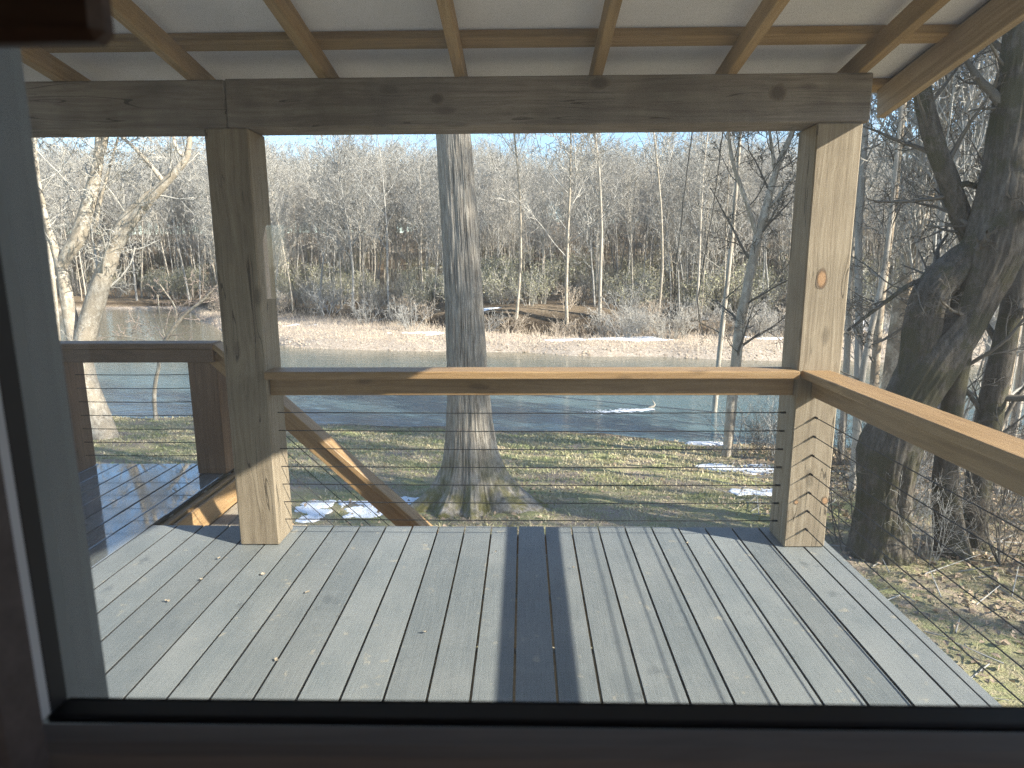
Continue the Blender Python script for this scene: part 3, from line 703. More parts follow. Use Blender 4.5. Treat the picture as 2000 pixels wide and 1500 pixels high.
# trees along the far bank that the photo tells apart (base pixel, height in m)
rr_ = np.random.default_rng(11)
named = [(1008, 622, 17.5, 3, 'pale bare tree on the cut bank just right of the big trunk'),
         (1108, 632, 18.5, 6, 'pale twin-topped bare tree on the far bank right of the cut bank'),
         (1172, 628, 17.0, 1, 'slender tan bare tree on the far bank behind the snow strip'),
         (1283, 632, 17.0, 3, 'tall white barked tree behind the long snow strip on the bar'),
         (1412, 628, 12.5, 6, 'white barked forked tree behind the two slim trees by the right post'),
         (572, 606, 12.0, 3, 'white leaning bare tree beside the left porch post across the river'),
         (760, 606, 15.5, 0, 'grey bare tree across the river left of the big trunk'),
         (690, 606, 15.5, 2, 'broad grey bare tree midway between left post and big trunk'),
         (1360, 630, 15.0, 4, 'thin tan bare tree behind the hanging vines across the river')]
for (px_, py_, H, k, lab) in named:
    p = gpx(px_, py_, 30.0)
    place_tree(k, p[0], p[1], H / variants[k][2], rr_.uniform(0, 6.28), lab)
cnt = 0
while cnt < 165:
    x = rr_.uniform(-62, 46); y = float(yK(x)) + 1.0 + rr_.uniform(0, 1) ** 1.6 * 26
    if abs(x) > 0.86 * y + 6: continue
    k = int(rr_.integers(0, 9)); s = (EYE + y * math.tan(math.radians(rr_.uniform(5.6, 9.4))) - g1(x, y)) / variants[k][2]
    tone = ['grey', 'tan', 'grey', 'whitish', 'tan', 'grey', 'whitish', 'tan', 'grey'][k]
    place_tree(k, x, y, s, rr_.uniform(0, 6.28), 'slender %s barked bare tree at the front of the wood across the river' % tone, '%s trees at the front of the far wood' % tone, rr_.uniform(0.9, 1.15), rr_.normal(0, 0.03))
    cnt += 1

# deeper wood: one mass, instanced on points
def woods(name, label, pts, rots, scs, idx, srcs):
    me = bpy.data.meshes.new(name); me.from_pydata([tuple(p) for p in pts], [], [])
    for nm, typ, arr in (('rz', 'FLOAT', rots), ('sc', 'FLOAT', scs), ('vi', 'INT', idx)):
        a = me.attributes.new(nm, typ, 'POINT'); a.data.foreach_set('value', np.asarray(arr, np.int32 if typ == 'INT' else np.float32))
    o = link(name, me)
    sc_col = bpy.data.collections.new(name + '_sources')
    for i, (tr, cr, H) in enumerate(srcs):
        so_ = bpy.data.objects.new('%s_source_%02d' % (name, i), None)
        jm = join_meshes([tr, cr], name)
        so_ = bpy.data.objects.new('%s_source_%02d' % (name, i), jm); sc_col.objects.link(so_)
    ng = bpy.data.node_groups.new(name, 'GeometryNodeTree')
    ng.interface.new_socket('Geometry', in_out='INPUT', socket_type='NodeSocketGeometry'); ng.interface.new_socket('Geometry', in_out='OUTPUT', socket_type='NodeSocketGeometry')
    N = ng.nodes; gi_ = N.new('NodeGroupInput'); go_ = N.new('NodeGroupOutput')
    ci = N.new('GeometryNodeCollectionInfo'); ci.inputs[0].default_value = sc_col; ci.inputs[1].default_value = True; ci.inputs[2].default_value = True
    ip = N.new('GeometryNodeInstanceOnPoints'); ip.inputs['Pick Instance'].default_value = True
    def attr(nm, typ):
        a = N.new('GeometryNodeInputNamedAttribute'); a.data_type = typ; a.inputs[0].default_value = nm; return a.outputs[0]
    cx = N.new('ShaderNodeCombineXYZ'); ng.links.new(attr('rz', 'FLOAT'), cx.inputs[2])
    L = ng.links
    L.new(gi_.outputs[0], ip.inputs['Points']); L.new(ci.outputs[0], ip.inputs['Instance']); L.new(attr('vi', 'INT'), ip.inputs['Instance Index'])
    L.new(cx.outputs[0], ip.inputs['Rotation']); L.new(attr('sc', 'FLOAT'), ip.inputs['Scale']); L.new(ip.outputs[0], go_.inputs[0])
    md = o.modifiers.new('scatter', 'NODES'); md.node_group = ng
    return tag(o, label, kind='stuff')

def join_meshes(ms, name):
    bm_v, bm_q, mi, off = [], [], [], 0
    for k, me in enumerate(ms):
        v_ = np.empty(len(me.vertices) * 3, np.float32); me.vertices.foreach_get('co', v_)
        l_ = np.empty(len(me.loops), np.int32); me.loops.foreach_get('vertex_index', l_)
        bm_v.append(v_.reshape(-1, 3)); bm_q.append(l_.reshape(-1, 4) + off); mi.append(np.full(len(me.polygons), k, np.int32)); off += len(me.vertices)
    out = mesh_np(name, np.concatenate(bm_v), np.concatenate(bm_q), smooth=True)
    for me in ms: out.materials.append(me.materials[0])
    out.polygons.foreach_set('material_index', np.concatenate(mi)); out.update()
    return out

wp, wr, ws, wi_ = [], [], [], []
while len(wp) < 1300:
    y = rr_.uniform(58, 150); x = rr_.uniform(-0.95 * y - 5, 0.95 * y + 5)
    if y < float(yK(np.array(x))) + 14: continue
    wp.append((x, y, g1(x, y))); wr.append(rr_.uniform(0, 6.28)); wi_.append(int(rr_.integers(0, 9))); ws.append((EYE + y * math.tan(math.radians(rr_.uniform(6.2, 9.0))) - g1(x, y)) / variants[wi_[-1]][2])
woods('far_wood', 'dense bare grey wood filling the slope behind the river', wp, wr, ws, wi_, variants)

# shrubs -----------------------------------------------------------------
def bush_data(seed, h, w, nleaf, leaf, twigmat, leafmat, rm=0.008, r0=0.025):
    rng = np.random.default_rng(seed); out = []
    prm = dict(segs=[5, 4, 3], wander=[0.10, 0.16, 0.2], up=[0.02, 0.03, 0.0], tip=[0.3, 0.4, 0.5], rmin=rm, kids=[7, 5], t0=[0.15, 0.2], ang=[(38, 12), (42, 14)], ratio=[0.5, 0.5], thin=[0.6, 0.6])
    for k in range(9):
        a = rng.uniform(0, 6.28); t = rng.uniform(0.05, 0.8)
        grow(rng, out, (0.25 * math.cos(a), 0.25 * math.sin(a), -0.1), (math.cos(a) * t * w / h, math.sin(a) * t * w / h, 1), h * rng.uniform(0.7, 1.05), r0, 0, prm)
    st_ = branch_mesh('stems', out, (4, 3, 3, 3)); st_.materials.append(twigmat)
    lf = None
    if nleaf:
        tips = np.concatenate([b[0] for b in out if b[2] > 0]); c_ = tips[rng.integers(0, len(tips), nleaf)] + rng.normal(0, 0.10, (nleaf, 3))
        c_[:, 2] = np.maximum(c_[:, 2], 0.05)
        u = rng.normal(0, 1, (nleaf, 3)); u /= np.linalg.norm(u, axis=1)[:, None]; w_ = np.cross(u, rng.normal(0, 1, (nleaf, 3))); w_ /= np.linalg.norm(w_, axis=1)[:, None]
        s_ = leaf * rng.uniform(0.6, 1.3, (nleaf, 1))
        V = np.stack([c_ - u * s_, c_ + w_ * s_ * 0.45, c_ + u * s_, c_ - w_ * s_ * 0.45], 1).reshape(-1, 3)
        lf = mesh_np('foliage', V, np.arange(nleaf * 4).reshape(-1, 4)); lf.materials.append(leafmat)
    return st_, lf
bush = [bush_data(300 + k, 2.4, 2.0, 1000, 0.055, M_TWIGT, M_LEAFG) for k in range(3)]
brush = [bush_data(320 + k, 2.0, 1.9, 0, 0, [M_TWIGT, M_TWIG, M_WEED][k], None) for k in range(3)]
thicket = [bush_data(340 + k, 2.0, 1.6, 0, 0, [M_TWIGD, M_TWIG, M_TWIGD][k], None, 0.0032, 0.011) for k in range(3)]
def place_bush(d, name, x, y, s, label, group):
    e = empty(name, (x, y, g1(x, y))); e.rotation_euler = (0, 0, rr_.uniform(0, 6.28)); e.scale = (s * rr_.uniform(0.9, 1.3), s * rr_.uniform(0.9, 1.3), s)
    link('stems', d[0], e)
    if d[1] is not None: link('foliage', d[1], e)
    return tag(e, label, 'shrub', group)
for k in range(48):
    x = rr_.uniform(-46, 34); y = float(yK(x)) + 1.5 + rr_.uniform(0, 1) ** 1.3 * 16
    place_bush(bush[k % 3], 'evergreen_shrub', x, y, rr_.uniform(0.7, 1.6), 'olive green shrub growing under the trees across the river', 'green understorey across the river')
for k in range(85):
    x = rr_.uniform(-30, 32) if k < 50 else rr_.uniform(2, 26); y = float(yK(x)) + rr_.normal(-0.6, 1.6)
    if k % 3 == 0: x = rr_.uniform(4, 24); y = float(yK(x)) - rr_.uniform(1, 5)
    place_bush(brush[k % 3], 'bare_shrub', x, y, rr_.uniform(0.5, 1.15), 'bare twiggy shrub along the edge of the far bank', 'bare brush along the far bank')
bp_, br_, bs_, bi_ = [], [], [], []
while len(bp_) < 900:
    y = 44 + rr_.uniform(0, 1) ** 1.4 * 80; x = rr_.uniform(-0.95 * y - 3, 0.95 * y + 3)
    if y < float(yK(np.array(x))) + 1.5: continue
    bp_.append((x, y, g1(x, y))); br_.append(rr_.uniform(0, 6.28)); bs_.append(rr_.uniform(0.6, 1.5)); bi_.append(int(rr_.choice([0, 1, 0, 1, 2, 3, 4])))
_none = [(b_[0], b_[0], 2.0) for b_ in brush[:2]] + [(b_[0], b_[1], 2.4) for b_ in bush]
woods('forest_undergrowth', 'tangled undergrowth on the floor of the far wood', bp_, br_, bs_, bi_, _none)
p = gpx(640, 618, 30.0)
place_bush(brush[1], 'bare_shrub', p[0], p[1], 1.5, 'single fan shaped bare shrub on the gravel bar right of the left post', None)

# hero trees -------------------------------------------------------------
def stem_path(px, D, n=None, depth_to=None):
    """px: list of (x, y, width in photo pixels); returns smooth points and radii at depth D"""
    Ds = np.linspace(D, depth_to if depth_to is not None else D, len(px))
    P = np.array([at(a, b, d) for (a, b, w), d in zip(px, Ds)]); R = np.array([w / 2 * zc(q) / F_PX for (a, b, w), q in zip(px, P)])
    t = np.concatenate([[0], np.cumsum(np.linalg.norm(np.diff(P, axis=0), axis=1))]); n = n or max(8, len(px) * 5)
    tt = np.linspace(0, t[-1], n)
    # Catmull-Rom style smoothing
    Q = np.stack([np.interp(tt, t, P[:, k]) for k in range(3)], 1); Rr_ = np.interp(tt, t, R)
    for _ in range(2):
        Q[1:-1] = (Q[:-2] + 2 * Q[1:-1] + Q[2:]) / 4
    return Q, Rr_

def rough_tube(P, R, n, amp, seed, freq=(9, 1.1)):
    v_, q_ = tube_arrays(P, R, n)
    k = len(P); C_ = np.repeat(P, n, 0); dirv = v_ - C_; rad = np.linalg.norm(dirv, axis=1)[:, None] + 1e-6
    th = np.tile(np.arange(n) * 2 * np.pi / n, k); L_ = np.repeat(np.concatenate([[0], np.cumsum(np.linalg.norm(np.diff(P, axis=0), axis=1))]), n)
    f0 = freq[0]
    nz = vnoise(np.stack([np.cos(th) * f0 * 0.35, np.sin(th) * f0 * 0.35, L_ * freq[1]], 1), seed) * 0.6 + vnoise(np.stack([np.cos(th) * f0, np.sin(th) * f0, L_ * freq[1] * 2.2], 1), seed + 1) * 0.4
    if n >= 60:
        f1 = vnoise(np.stack([np.cos(th) * 7, np.sin(th) * 7, L_ * 1.8], 1), seed + 5); f2 = vnoise(np.stack([np.cos(th) * 16, np.sin(th) * 16, L_ * 4.0], 1), seed + 6)
        nz = nz + (0.05 - np.abs(f1) * 0.11 - np.abs(f2) * 0.08) / max(amp, 1e-3)
    return C_ + dirv * (1 + amp * nz[:, None]), q_

def limb_tree(name, label, stems, mat, twigmat, prm, kids, seed, sides=16, rough=0.07, group=None, skip=(), rmin_tw=None):
    """stems: list of (points, radii); first one carries the base"""
    base = stems[0][0][0].copy(); rng = np.random.default_rng(seed)
    e = empty(name, tuple(base)); tag(e, label, 'tree', group)
    for i, (P_, R_) in enumerate(stems):
        v_, q_ = rough_tube(P_ - base, R_, sides, rough, seed + i)
        link('trunk' if i == 0 else 'limb', mesh_np('trunk', v_, q_, smooth=True), e, mat)
    out = []
    for i, (P_, R_) in enumerate(stems):
        if i in skip: continue
        d_ = np.gradient(P_, axis=0); d_ /= np.linalg.norm(d_, axis=1)[:, None]
        L_ = float(np.linalg.norm(np.diff(P_, axis=0), axis=1).sum())
        nk, t0, bl = kids[i]
        sprout(rng, out, P_ - base, d_, R_, bl / prm['ratio'][0], 0, prm, nk, t0)
    if out: link('branches', branch_mesh('branches', out, (7, 5, 3, 3, 3)), e, twigmat)
    return e

PR = dict(segs=[8, 7, 5, 4, 3], wander=[0.04, 0.12, 0.17, 0.2, 0.22], up=[0.02, 0.05, 0.03, 0.02, 0.0], tip=[0.3, 0.25, 0.3, 0.4, 0.5], rmin=0.0045,
          kids=[10, 6, 5, 4], t0=[0.2, 0.15, 0.15, 0.15], ang=[(50, 14), (48, 14), (45, 15), (42, 15)], ratio=[0.4, 0.5, 0.5, 0.5], thin=[0.35, 0.5, 0.55, 0.6])
def up_ext(P_, R_, dz, r_end, bend=(0, 0)):
    """carry a stem on above the frame so that it casts a true shadow"""
    d_ = P_[-1] - P_[-3]; d_ /= np.linalg.norm(d_); d_ = d_ * 0.6 + np.array([bend[0], bend[1], 0.6]); d_ /= np.linalg.norm(d_)
    k = 12; Q = P_[-1] + np.linspace(0, dz, k + 1)[1:, None] * d_[None, :]
    return np.concatenate([P_, Q]), np.concatenate([R_, np.linspace(R_[-1], r_end, k + 1)[1:]])

# the big furrowed trunk in the middle, with buttress roots
CD = 8.6
px = [(921, 1012, 96), (921, 985, 98), (921, 940, 96), (920, 890, 92), (917, 840, 86), (915, 780, 80), (911, 700, 75), (907, 600, 73), (901, 500, 71), (895, 400, 68), (888, 300, 66), (884, 250, 65)]
P_, R_ = stem_path(px, CD, 220)
P_, R_ = up_ext(P_, R_, 9.0, 0.10, (0.05, 0.0))
P_[:, 2][0] = min(P_[0, 2], g1(P_[0, 0], P_[0, 1]) - 0.15)
n = 340
v_, q_ = tube_arrays(P_, R_, n); C_ = np.repeat(P_, n, 0); dv = v_ - C_
th = np.arctan2(dv[:, 1], dv[:, 0]); gz0 = g1(P_[0, 0], P_[0, 1]); hz = np.clip(v_[:, 2] - gz0, -0.3, 20)
roots = [(-2.75, 0.95, 0.30), (-2.05, 0.75, 0.26), (-1.45, 0.8, 0.22), (-0.75, 1.0, 0.24), (-0.28, 1.6, 0.30), (0.9, 0.8, 0.35), (2.3, 0.8, 0.35)]
fl = np.zeros(len(v_))
for a0, s_, w_ in roots:
    da = np.angle(np.exp(1j * (th - a0))); fl += 1.35 * s_ * np.exp(-(da / w_) ** 2) * np.exp(-np.clip(hz, 0, 9) / 0.27)
fl += 0.42 * np.exp(-np.clip(hz, 0, 9) / 0.42)
rad = np.linalg.norm(dv, axis=1)
arc = np.stack([np.cos(th), np.sin(th)], 1)
rid = vnoise(np.stack([arc[:, 0] * 9, arc[:, 1] * 9, hz * 1.6], 1), 3); rid2 = vnoise(np.stack([arc[:, 0] * 20, arc[:, 1] * 20, hz * 3.2], 1), 4)
fur = -np.abs(rid) * 0.10 - np.abs(rid2) * 0.07 + 0.05 + 0.05 * vnoise(np.stack([arc[:, 0] * 1.6, arc[:, 1] * 1.6, hz * 0.9], 1), 9)
v_ = C_ + dv * (1 + fl + fur)[:, None]
base = np.array([P_[0, 0], P_[0, 1], gz0])
e = empty('furrowed_tree', tuple(base)); tag(e, 'big furrowed grey trunk with mossy spreading roots beyond the railing', 'tree')
link('trunk', mesh_np('trunk', v_ - base, q_, smooth=True), e, M_OAK)
out = []; d_ = np.gradient(P_, axis=0); d_ /= np.linalg.norm(d_, axis=1)[:, None]
sprout(np.random.default_rng(5), out, P_[-9:] - base, d_[-9:], R_[-9:], 8.0, 0, dict(PR, rmin=0.008), 9, 0.1)
link('branches', branch_mesh('branches', out, (7, 5, 3, 3, 3)), e, M_TWIGD)

# left pale multi-stemmed tree on the lawn edge
b = gpx(203, 856, 10.0); D = b[1]
s0 = stem_path([(207, 870, 58), (200, 845, 52), (180, 790, 46), (166, 745, 43), (156, 700, 42), (152, 670, 42)], D, 40)
s1_ = stem_path([(152, 680, 34), (145, 655, 28), (133, 600, 24), (126, 555, 22), (118, 515, 20), (105, 480, 14), (92, 440, 11), (80, 380, 9), (68, 320, 8), (58, 260, 7), (48, 190, 6)], D, 50)
s2_ = stem_path([(120, 520, 20), (132, 495, 24), (150, 470, 28), (165, 430, 27), (176, 390, 25), (186, 345, 21), (193, 305, 18), (192, 265, 12), (190, 190, 9)], D, 45)
s3_ = stem_path([(193, 312, 13), (203, 285, 12), (208, 260, 11), (212, 190, 8)], D, 20)
s4_ = stem_path([(160, 690, 40), (172, 640, 38), (190, 575, 36), (210, 515, 33), (226, 475, 26), (238, 440, 23), (258, 408, 17), (285, 382, 12), (308, 366, 7)], D, 50)
s5_ = stem_path([(215, 510, 20), (232, 475, 22), (255, 435, 20), (290, 392, 19), (325, 355, 16), (352, 325, 14), (366, 308, 12), (369, 285, 10), (371, 255, 9), (375, 180, 7)], D, 50)
s6_ = stem_path([(322, 358, 9), (308, 340, 9), (290, 318, 8), (262, 288, 7), (236, 266, 6), (200, 230, 5)], D, 24)
s7_ = stem_path([(184, 452, 6), (190, 425, 6), (195, 395, 6), (207, 350, 5), (216, 320, 5), (232, 265, 4), (240, 200, 3)], D, 24)
s8_ = stem_path([(366, 310, 8), (350, 300, 7), (341, 280, 6), (338, 262, 6), (330, 200, 5)], D, 20)
limb_tree('pale_tree', 'pale leaning many-stemmed tree on the lawn edge at left', [s0, s1_, s2_, s3_, s4_, s5_, s6_, s7_, s8_], M_PALE, M_TWIGT, dict(PR, rmin=0.0055, thin=[0.2, 0.5, 0.55, 0.6]),
          [(2, 0.6, 1.6), (9, 0.4, 2.2), (10, 0.35, 2.4), (5, 0.3, 2), (12, 0.3, 2.4), (11, 0.4, 2.4), (6, 0.3, 1.8), (5, 0.3, 1.5), (4, 0.3, 1.5)], 41, 18, 0.09)
s0 = stem_path([(116, 700, 12), (112, 660, 11), (107, 590, 11), (100, 520, 10), (95, 470, 9), (80, 400, 8), (70, 300, 6), (66, 200, 5)], gpx(120, 790, 14.0)[1] + 1.0, 36)
s0[0][0, 2] = g1(s0[0][0, 0], s0[0][0, 1]) - 0.1
limb_tree('pale_tree', 'thin pale trunk behind the many-stemmed tree at the far left', [s0], M_PALE, M_TWIGT, dict(PR, rmin=0.007), [(10, 0.3, 2.0)], 43, 10)

# riverside sapling with reddish twigs
b = gpx(304, 822, 12.0); D = b[1]
s0 = stem_path([(306, 828, 10), (302, 800, 8), (301, 770, 8), (305, 735, 7.5), (312, 715, 7.5), (309, 695, 7), (322, 668, 7), (342, 634, 7), (368, 608, 6), (395, 588, 5), (425, 556, 3)], D, 40)
s1_ = stem_path([(342, 634, 4), (346, 612, 3.6), (338, 590, 3), (322, 570, 2.4), (312, 555, 2)], D, 16)
s2_ = stem_path([(324, 664, 3), (316, 640, 3), (311, 610, 2.4), (308, 575, 2)], D, 14)
s3_ = stem_path([(309, 700, 3), (290, 668, 3), (265, 660, 2.4), (235, 655, 2), (200, 660, 1.6)], D, 16)
limb_tree('sapling', 'small crooked sapling with reddish twigs at the water edge', [s0, s1_, s2_, s3_], M_PALE, M_REDTW, dict(PR, rmin=0.0045, kids=[6, 4, 3, 3]), [(13, 0.4, 1.5), (4, 0.2, 0.9), (4, 0.2, 0.8), (6, 0.2, 0.9)], 47, 8)

# two slim trees left of the right post
b = gpx(1420, 892, 8.0); D = b[1]
s0 = stem_path([(1417, 902, 22), (1421, 880, 18), (1428, 800, 20), (1436, 720, 20), (1446, 630, 19), (1462, 550, 18), (1476, 480, 17), (1490, 430, 16), (1505, 370, 13), (1520, 320, 11), (1545, 265, 10), (1570, 200, 8)], D, 60)
s1_ = stem_path([(1480, 465, 9), (1468, 425, 9), (1455, 385, 8), (1440, 345, 8), (1428, 305, 7), (1423, 262, 6), (1420, 190, 5)], D, 28)
s2_ = stem_path([(1498, 410, 7), (1520, 385, 6), (1548, 350, 5), (1575, 325, 4)], D, 16)
s3_ = stem_path([(1513, 345, 8), (1511, 310, 7), (1506, 280, 6), (1500, 230, 5)], D, 14)
limb_tree('slim_tree', 'slim pale speckled tree left of the sunlit post, the thicker of two', [s0, s1_, s2_, s3_], M_PALE, M_TWIGD, dict(PR, rmin=0.005), [(13, 0.25, 2.2), (6, 0.2, 1.6), (4, 0.2, 1.2), (4, 0.2, 1.3)], 53, 14, 0.08)
b = gpx(1391, 858, 8.0); D = b[1]
s0 = stem_path([(1389, 868, 11), (1392, 840, 10), (1399, 760, 10), (1405, 690, 9.5), (1413, 620, 9), (1422, 540, 8), (1430, 460, 8), (1437, 380, 7), (1443, 300, 6.5), (1446, 250, 6), (1450, 180, 5)], D, 50)
limb_tree('slim_tree', 'thinner straight tan tree beside the slim speckled tree', [s0], M_TANB, M_TWIGD, dict(PR, rmin=0.005), [(9, 0.3, 1.5)], 57, 10)

# vines
for pts, lab, D in (([(1356, 230), (1350, 270), (1342, 340), (1334, 400), (1328, 460), (1322, 500), (1326, 525)], 'dark hanging vine, the leftmost left of the slim trees', 12.0),
                    ([(1416, 230), (1408, 280), (1402, 340), (1396, 390), (1388, 440), (1378, 490), (1370, 540), (1362, 590), (1366, 625), (1374, 655)], 'dark hanging vine crossing behind the thinner tan tree', 12.3)):
    P = np.array([at(a, b_, D) for a, b_ in pts]); tt = np.linspace(0, len(P) - 1, 40); Q = np.stack([np.interp(tt, np.arange(len(P)), P[:, k]) for k in range(3)], 1)
    Q += np.random.default_rng(3).normal(0, 0.006, Q.shape); Q[1:-1] = (Q[:-2] + 2 * Q[1:-1] + Q[2:]) / 4
    top = np.linspace(0, 4, 10)[1:, None] * np.array([[0.06, 0.0, 1.0]]); Q = np.concatenate([(Q[0] + top)[::-1], Q])
    v_, q_ = tube_arrays(Q, np.full(len(Q), 0.011), 6)
    tag(link('hanging_vine', mesh_np('hanging_vine', v_, q_, smooth=True), None, M_TWIGD), lab, 'vine', 'vines by the slim trees')

# big dark leaning tree on the right, two stems round an eye-shaped gap
RD = gpx(1735, 1085, 4.5)[1]
s0 = stem_path([(1714, 1120, 150), (1716, 1085, 116), (1720, 1040, 100), (1726, 990, 95), (1730, 946, 98), (1733, 905, 108), (1737, 872, 112), (1752, 830, 100), (1780, 775, 92), (1806, 730, 100), (1834, 690, 94), (1868, 650, 80), (1893, 612, 72), (1909, 575, 80), (1924, 535, 94), (1936, 500, 102), (1955, 420, 96), (1968, 330, 84), (1980, 240, 78), (1990, 150, 72), (2002, 50, 66), (2015, -60, 60)], RD, 220)
s0 = up_ext(*s0, 5.0, 0.10)
s1_ = stem_path([(1768, 795, 50), (1784, 740, 62), (1795, 695, 66), (1800, 650, 68), (1805, 612, 66), (1818, 572, 64), (1845, 540, 66), (1885, 505, 60), (1925, 470, 46), (1945, 440, 30)], RD - 0.03, 120, RD + 0.1)
s2_ = stem_path([(1900, 480, 34), (1880, 430, 36), (1862, 380, 36), (1848, 340, 36), (1830, 295, 34), (1818, 255, 34), (1808, 215, 32), (1800, 170, 30), (1790, 90, 26), (1780, 0, 22)], RD + 0.25, 50)
s3_ = stem_path([(1830, 548, 12), (1805, 545, 10), (1775, 556, 9), (1740, 582, 8), (1700, 612, 6.5), (1655, 646, 5)], RD + 0.1, 24)
s4_ = stem_path([(1868, 366, 14), (1885, 358, 11), (1905, 362, 9), (1925, 372, 6)], RD + 0.2, 14)
s5_ = stem_path([(1700, 905, 40), (1692, 885, 46), (1700, 860, 40), (1720, 835, 26)], RD - 0.05, 14)
limb_tree('leaning_tree', 'big dark leaning tree with an eye-shaped gap between its stems', [s0, s1_, s2_, s3_, s4_], M_DARKB, M_TWIGD, dict(PR, rmin=0.0032, kids=[10, 6, 4, 3]),
          [(9, 0.45, 1.6), (3, 0.5, 0.9), (9, 0.2, 1.3), (7, 0.2, 0.7), (4, 0.2, 0.5)], 61, 110, 0.09)
# dark trunks behind it
def trunk(px, D, label, mat, tw, kids, seed, name='shaded_tree', group=None, ext=3.0, sides=20, rmin=0.0035):
    s = stem_path(px, D, 90)
    if ext: s = up_ext(*s, ext, s[1][-1] * 0.5)
    gb = g1(s[0][0, 0], s[0][0, 1])
    if s[0][0, 2] > gb - 0.1: s[0][0, 2] = gb - 0.15
    return limb_tree(name, label, [s], mat, tw, dict(PR, rmin=rmin, kids=[10, 6, 4, 3]), [kids], seed, sides, 0.08, group)
trunk([(1862, 1110, 74), (1858, 1060, 60), (1850, 1000, 50), (1846, 940, 44), (1852, 860, 40), (1862, 780, 38), (1876, 700, 36), (1888, 630, 32), (1910, 540, 30), (1930, 430, 26), (1950, 300, 24)], gpx(1860, 1085, 4.5)[1], 'dark shaded trunk close behind the big leaning tree', M_DARKB, M_TWIGD, (12, 0.2, 1.3), 71)
trunk([(1905, 1100, 60), (1900, 1060, 52), (1905, 1000, 42), (1912, 930, 44), (1925, 850, 46), (1940, 770, 44), (1958, 690, 42), (1975, 600, 38), (1995, 500, 34), (2020, 380, 30)], gpx(1905, 1085, 4.5)[1] + 0.3, 'dark shaded trunk leaning right behind the orange railing', M_DARKB, M_TWIGD, (12, 0.2, 1.3), 72)
trunk([(1660, 1030, 14), (1662, 980, 13), (1668, 900, 13), (1676, 800, 13), (1686, 720, 12), (1700, 650, 11), (1716, 580, 10), (1728, 520, 9), (1740, 430, 8), (1750, 320, 7)], 9.5, 'thin pale trunk just right of the sunlit post', M_TANB, M_TWIGD, (11, 0.3, 1.3), 73, 'slim_tree')
trunk([(1690, 960, 20), (1696, 900, 18), (1702, 820, 17), (1708, 740, 16), (1714, 660, 15), (1722, 580, 14), (1735, 480, 13), (1748, 380, 11), (1760, 260, 9)], 11.5, 'slim shaggy trunk between the sunlit post and the leaning tree', M_SHAG, M_TWIGD, (11, 0.3, 1.5), 74, 'slim_tree')
trunk([(1725, 900, 30), (1730, 820, 28), (1738, 740, 27), (1748, 660, 27), (1760, 590, 27), (1778, 520, 26), (1796, 450, 25), (1812, 390, 23), (1825, 330, 21), (1838, 260, 19), (1850, 170, 16)], 12.5, 'shaggy tan trunk seen left of the dark limb', M_SHAG, M_TWIGT, (13, 0.3, 1.8), 75, 'shaggy_tree')
trunk([(1930, 940, 30), (1940, 860, 27), (1955, 780, 26), (1968, 700, 25), (1985, 620, 22), (2004, 520, 20)], 10.5, 'grey trunk with pale edge at the right border behind the railing', M_SHAG, M_TWIGT, (9, 0.2, 1.3), 76, 'shaggy_tree')
# more slender trees on the near bank to the right
nb = np.random.default_rng(21)
for k in range(26):
    px_ = nb.uniform(1640, 2080); D = nb.uniform(11.5, 16.5)
    p = at(px_, 800, D); x, y = p[0], p[1]
    kx = int(nb.integers(0, 9)); s = nb.uniform(0.32, 0.62)
    place_tree(kx, x, y, s, nb.uniform(0, 6.28), 'thin bare tree in the thicket on the near bank at right', 'thicket on the near bank', nb.uniform(1.0, 1.4), nb.normal(0, 0.06))
# trees outside the frame on the right whose shadows stripe the lawn
for (x, y, k, s) in ((13, 3.5, 0, 0.75), (16, 1.0, 3, 0.9), (19, -2.0, 7, 1.0), (14.5, 6.0, 1, 0.85), (11.5, 7.4, 5, 0.7), (17.5, 3.6, 3, 0.95), (22, 0.5, 1, 1.1)):
    place_tree(k, x, y, s, x * 1.7, 'bare tree in the grove right of the house', 'grove right of the house')
# thicket brush
for k in range(34):
    px_ = nb.uniform(1650, 2060); D = nb.uniform(6.3, 14.0); p = at(px_, 900, D)
    if k >= 26: px_ = nb.uniform(1440, 1560); p = at(px_, 850, nb.uniform(13.2, 15.5))
    s = nb.uniform(0.35, 0.8)
    place_bush(thicket[k % 3], 'bare_shrub', p[0], p[1], s, 'bare twiggy undergrowth below the right hand trees', 'undergrowth by the leaning tree')

# ------------------------------------------------------------------ snow, grass, leaves, weeds, driftwood
def snow(label, cx_, cy_, rx, ry, rot, thr, seed, res=0.06, h=0.05, sc=0.7, amp=0.75):
    n_x, n_y = int(2 * rx / res), int(2 * ry / res)
    u, w = np.meshgrid(np.linspace(-rx, rx, n_x), np.linspace(-ry, ry, n_y))
    c_, s_ = math.cos(rot), math.sin(rot); X = cx_ + u * c_ - w * s_; Y = cy_ + u * s_ + w * c_
    d_ = 1 - np.sqrt((u / rx) ** 2 + (w / ry) ** 2)
    f_ = np.minimum(d_ * 1.6, 0.75) + amp * fbm2(X, Y, sc, seed, 4) - thr
    Z = G(X, Y) + np.clip(f_ * 0.25, -0.04, h) + 0.004
    keep = f_ > 0
    i_ = (np.arange(n_y - 1)[:, None] * n_x + np.arange(n_x - 1)[None, :]); kf = (keep[:-1, :-1] | keep[1:, :-1] | keep[:-1, 1:] | keep[1:, 1:])
    i_ = i_[kf]
    if len(i_) == 0: return
    Q = np.stack([i_, i_ + 1, i_ + n_x + 1, i_ + n_x], 1); used, inv = np.unique(Q, return_inverse=True)
    V = np.stack([X.ravel(), Y.ravel(), Z.ravel()], 1)[used]
    tag(link('snow_patch', mesh_np('snow_patch', V, inv.reshape(-1, 4), smooth=True), None, M_SNOW), label, kind='stuff')
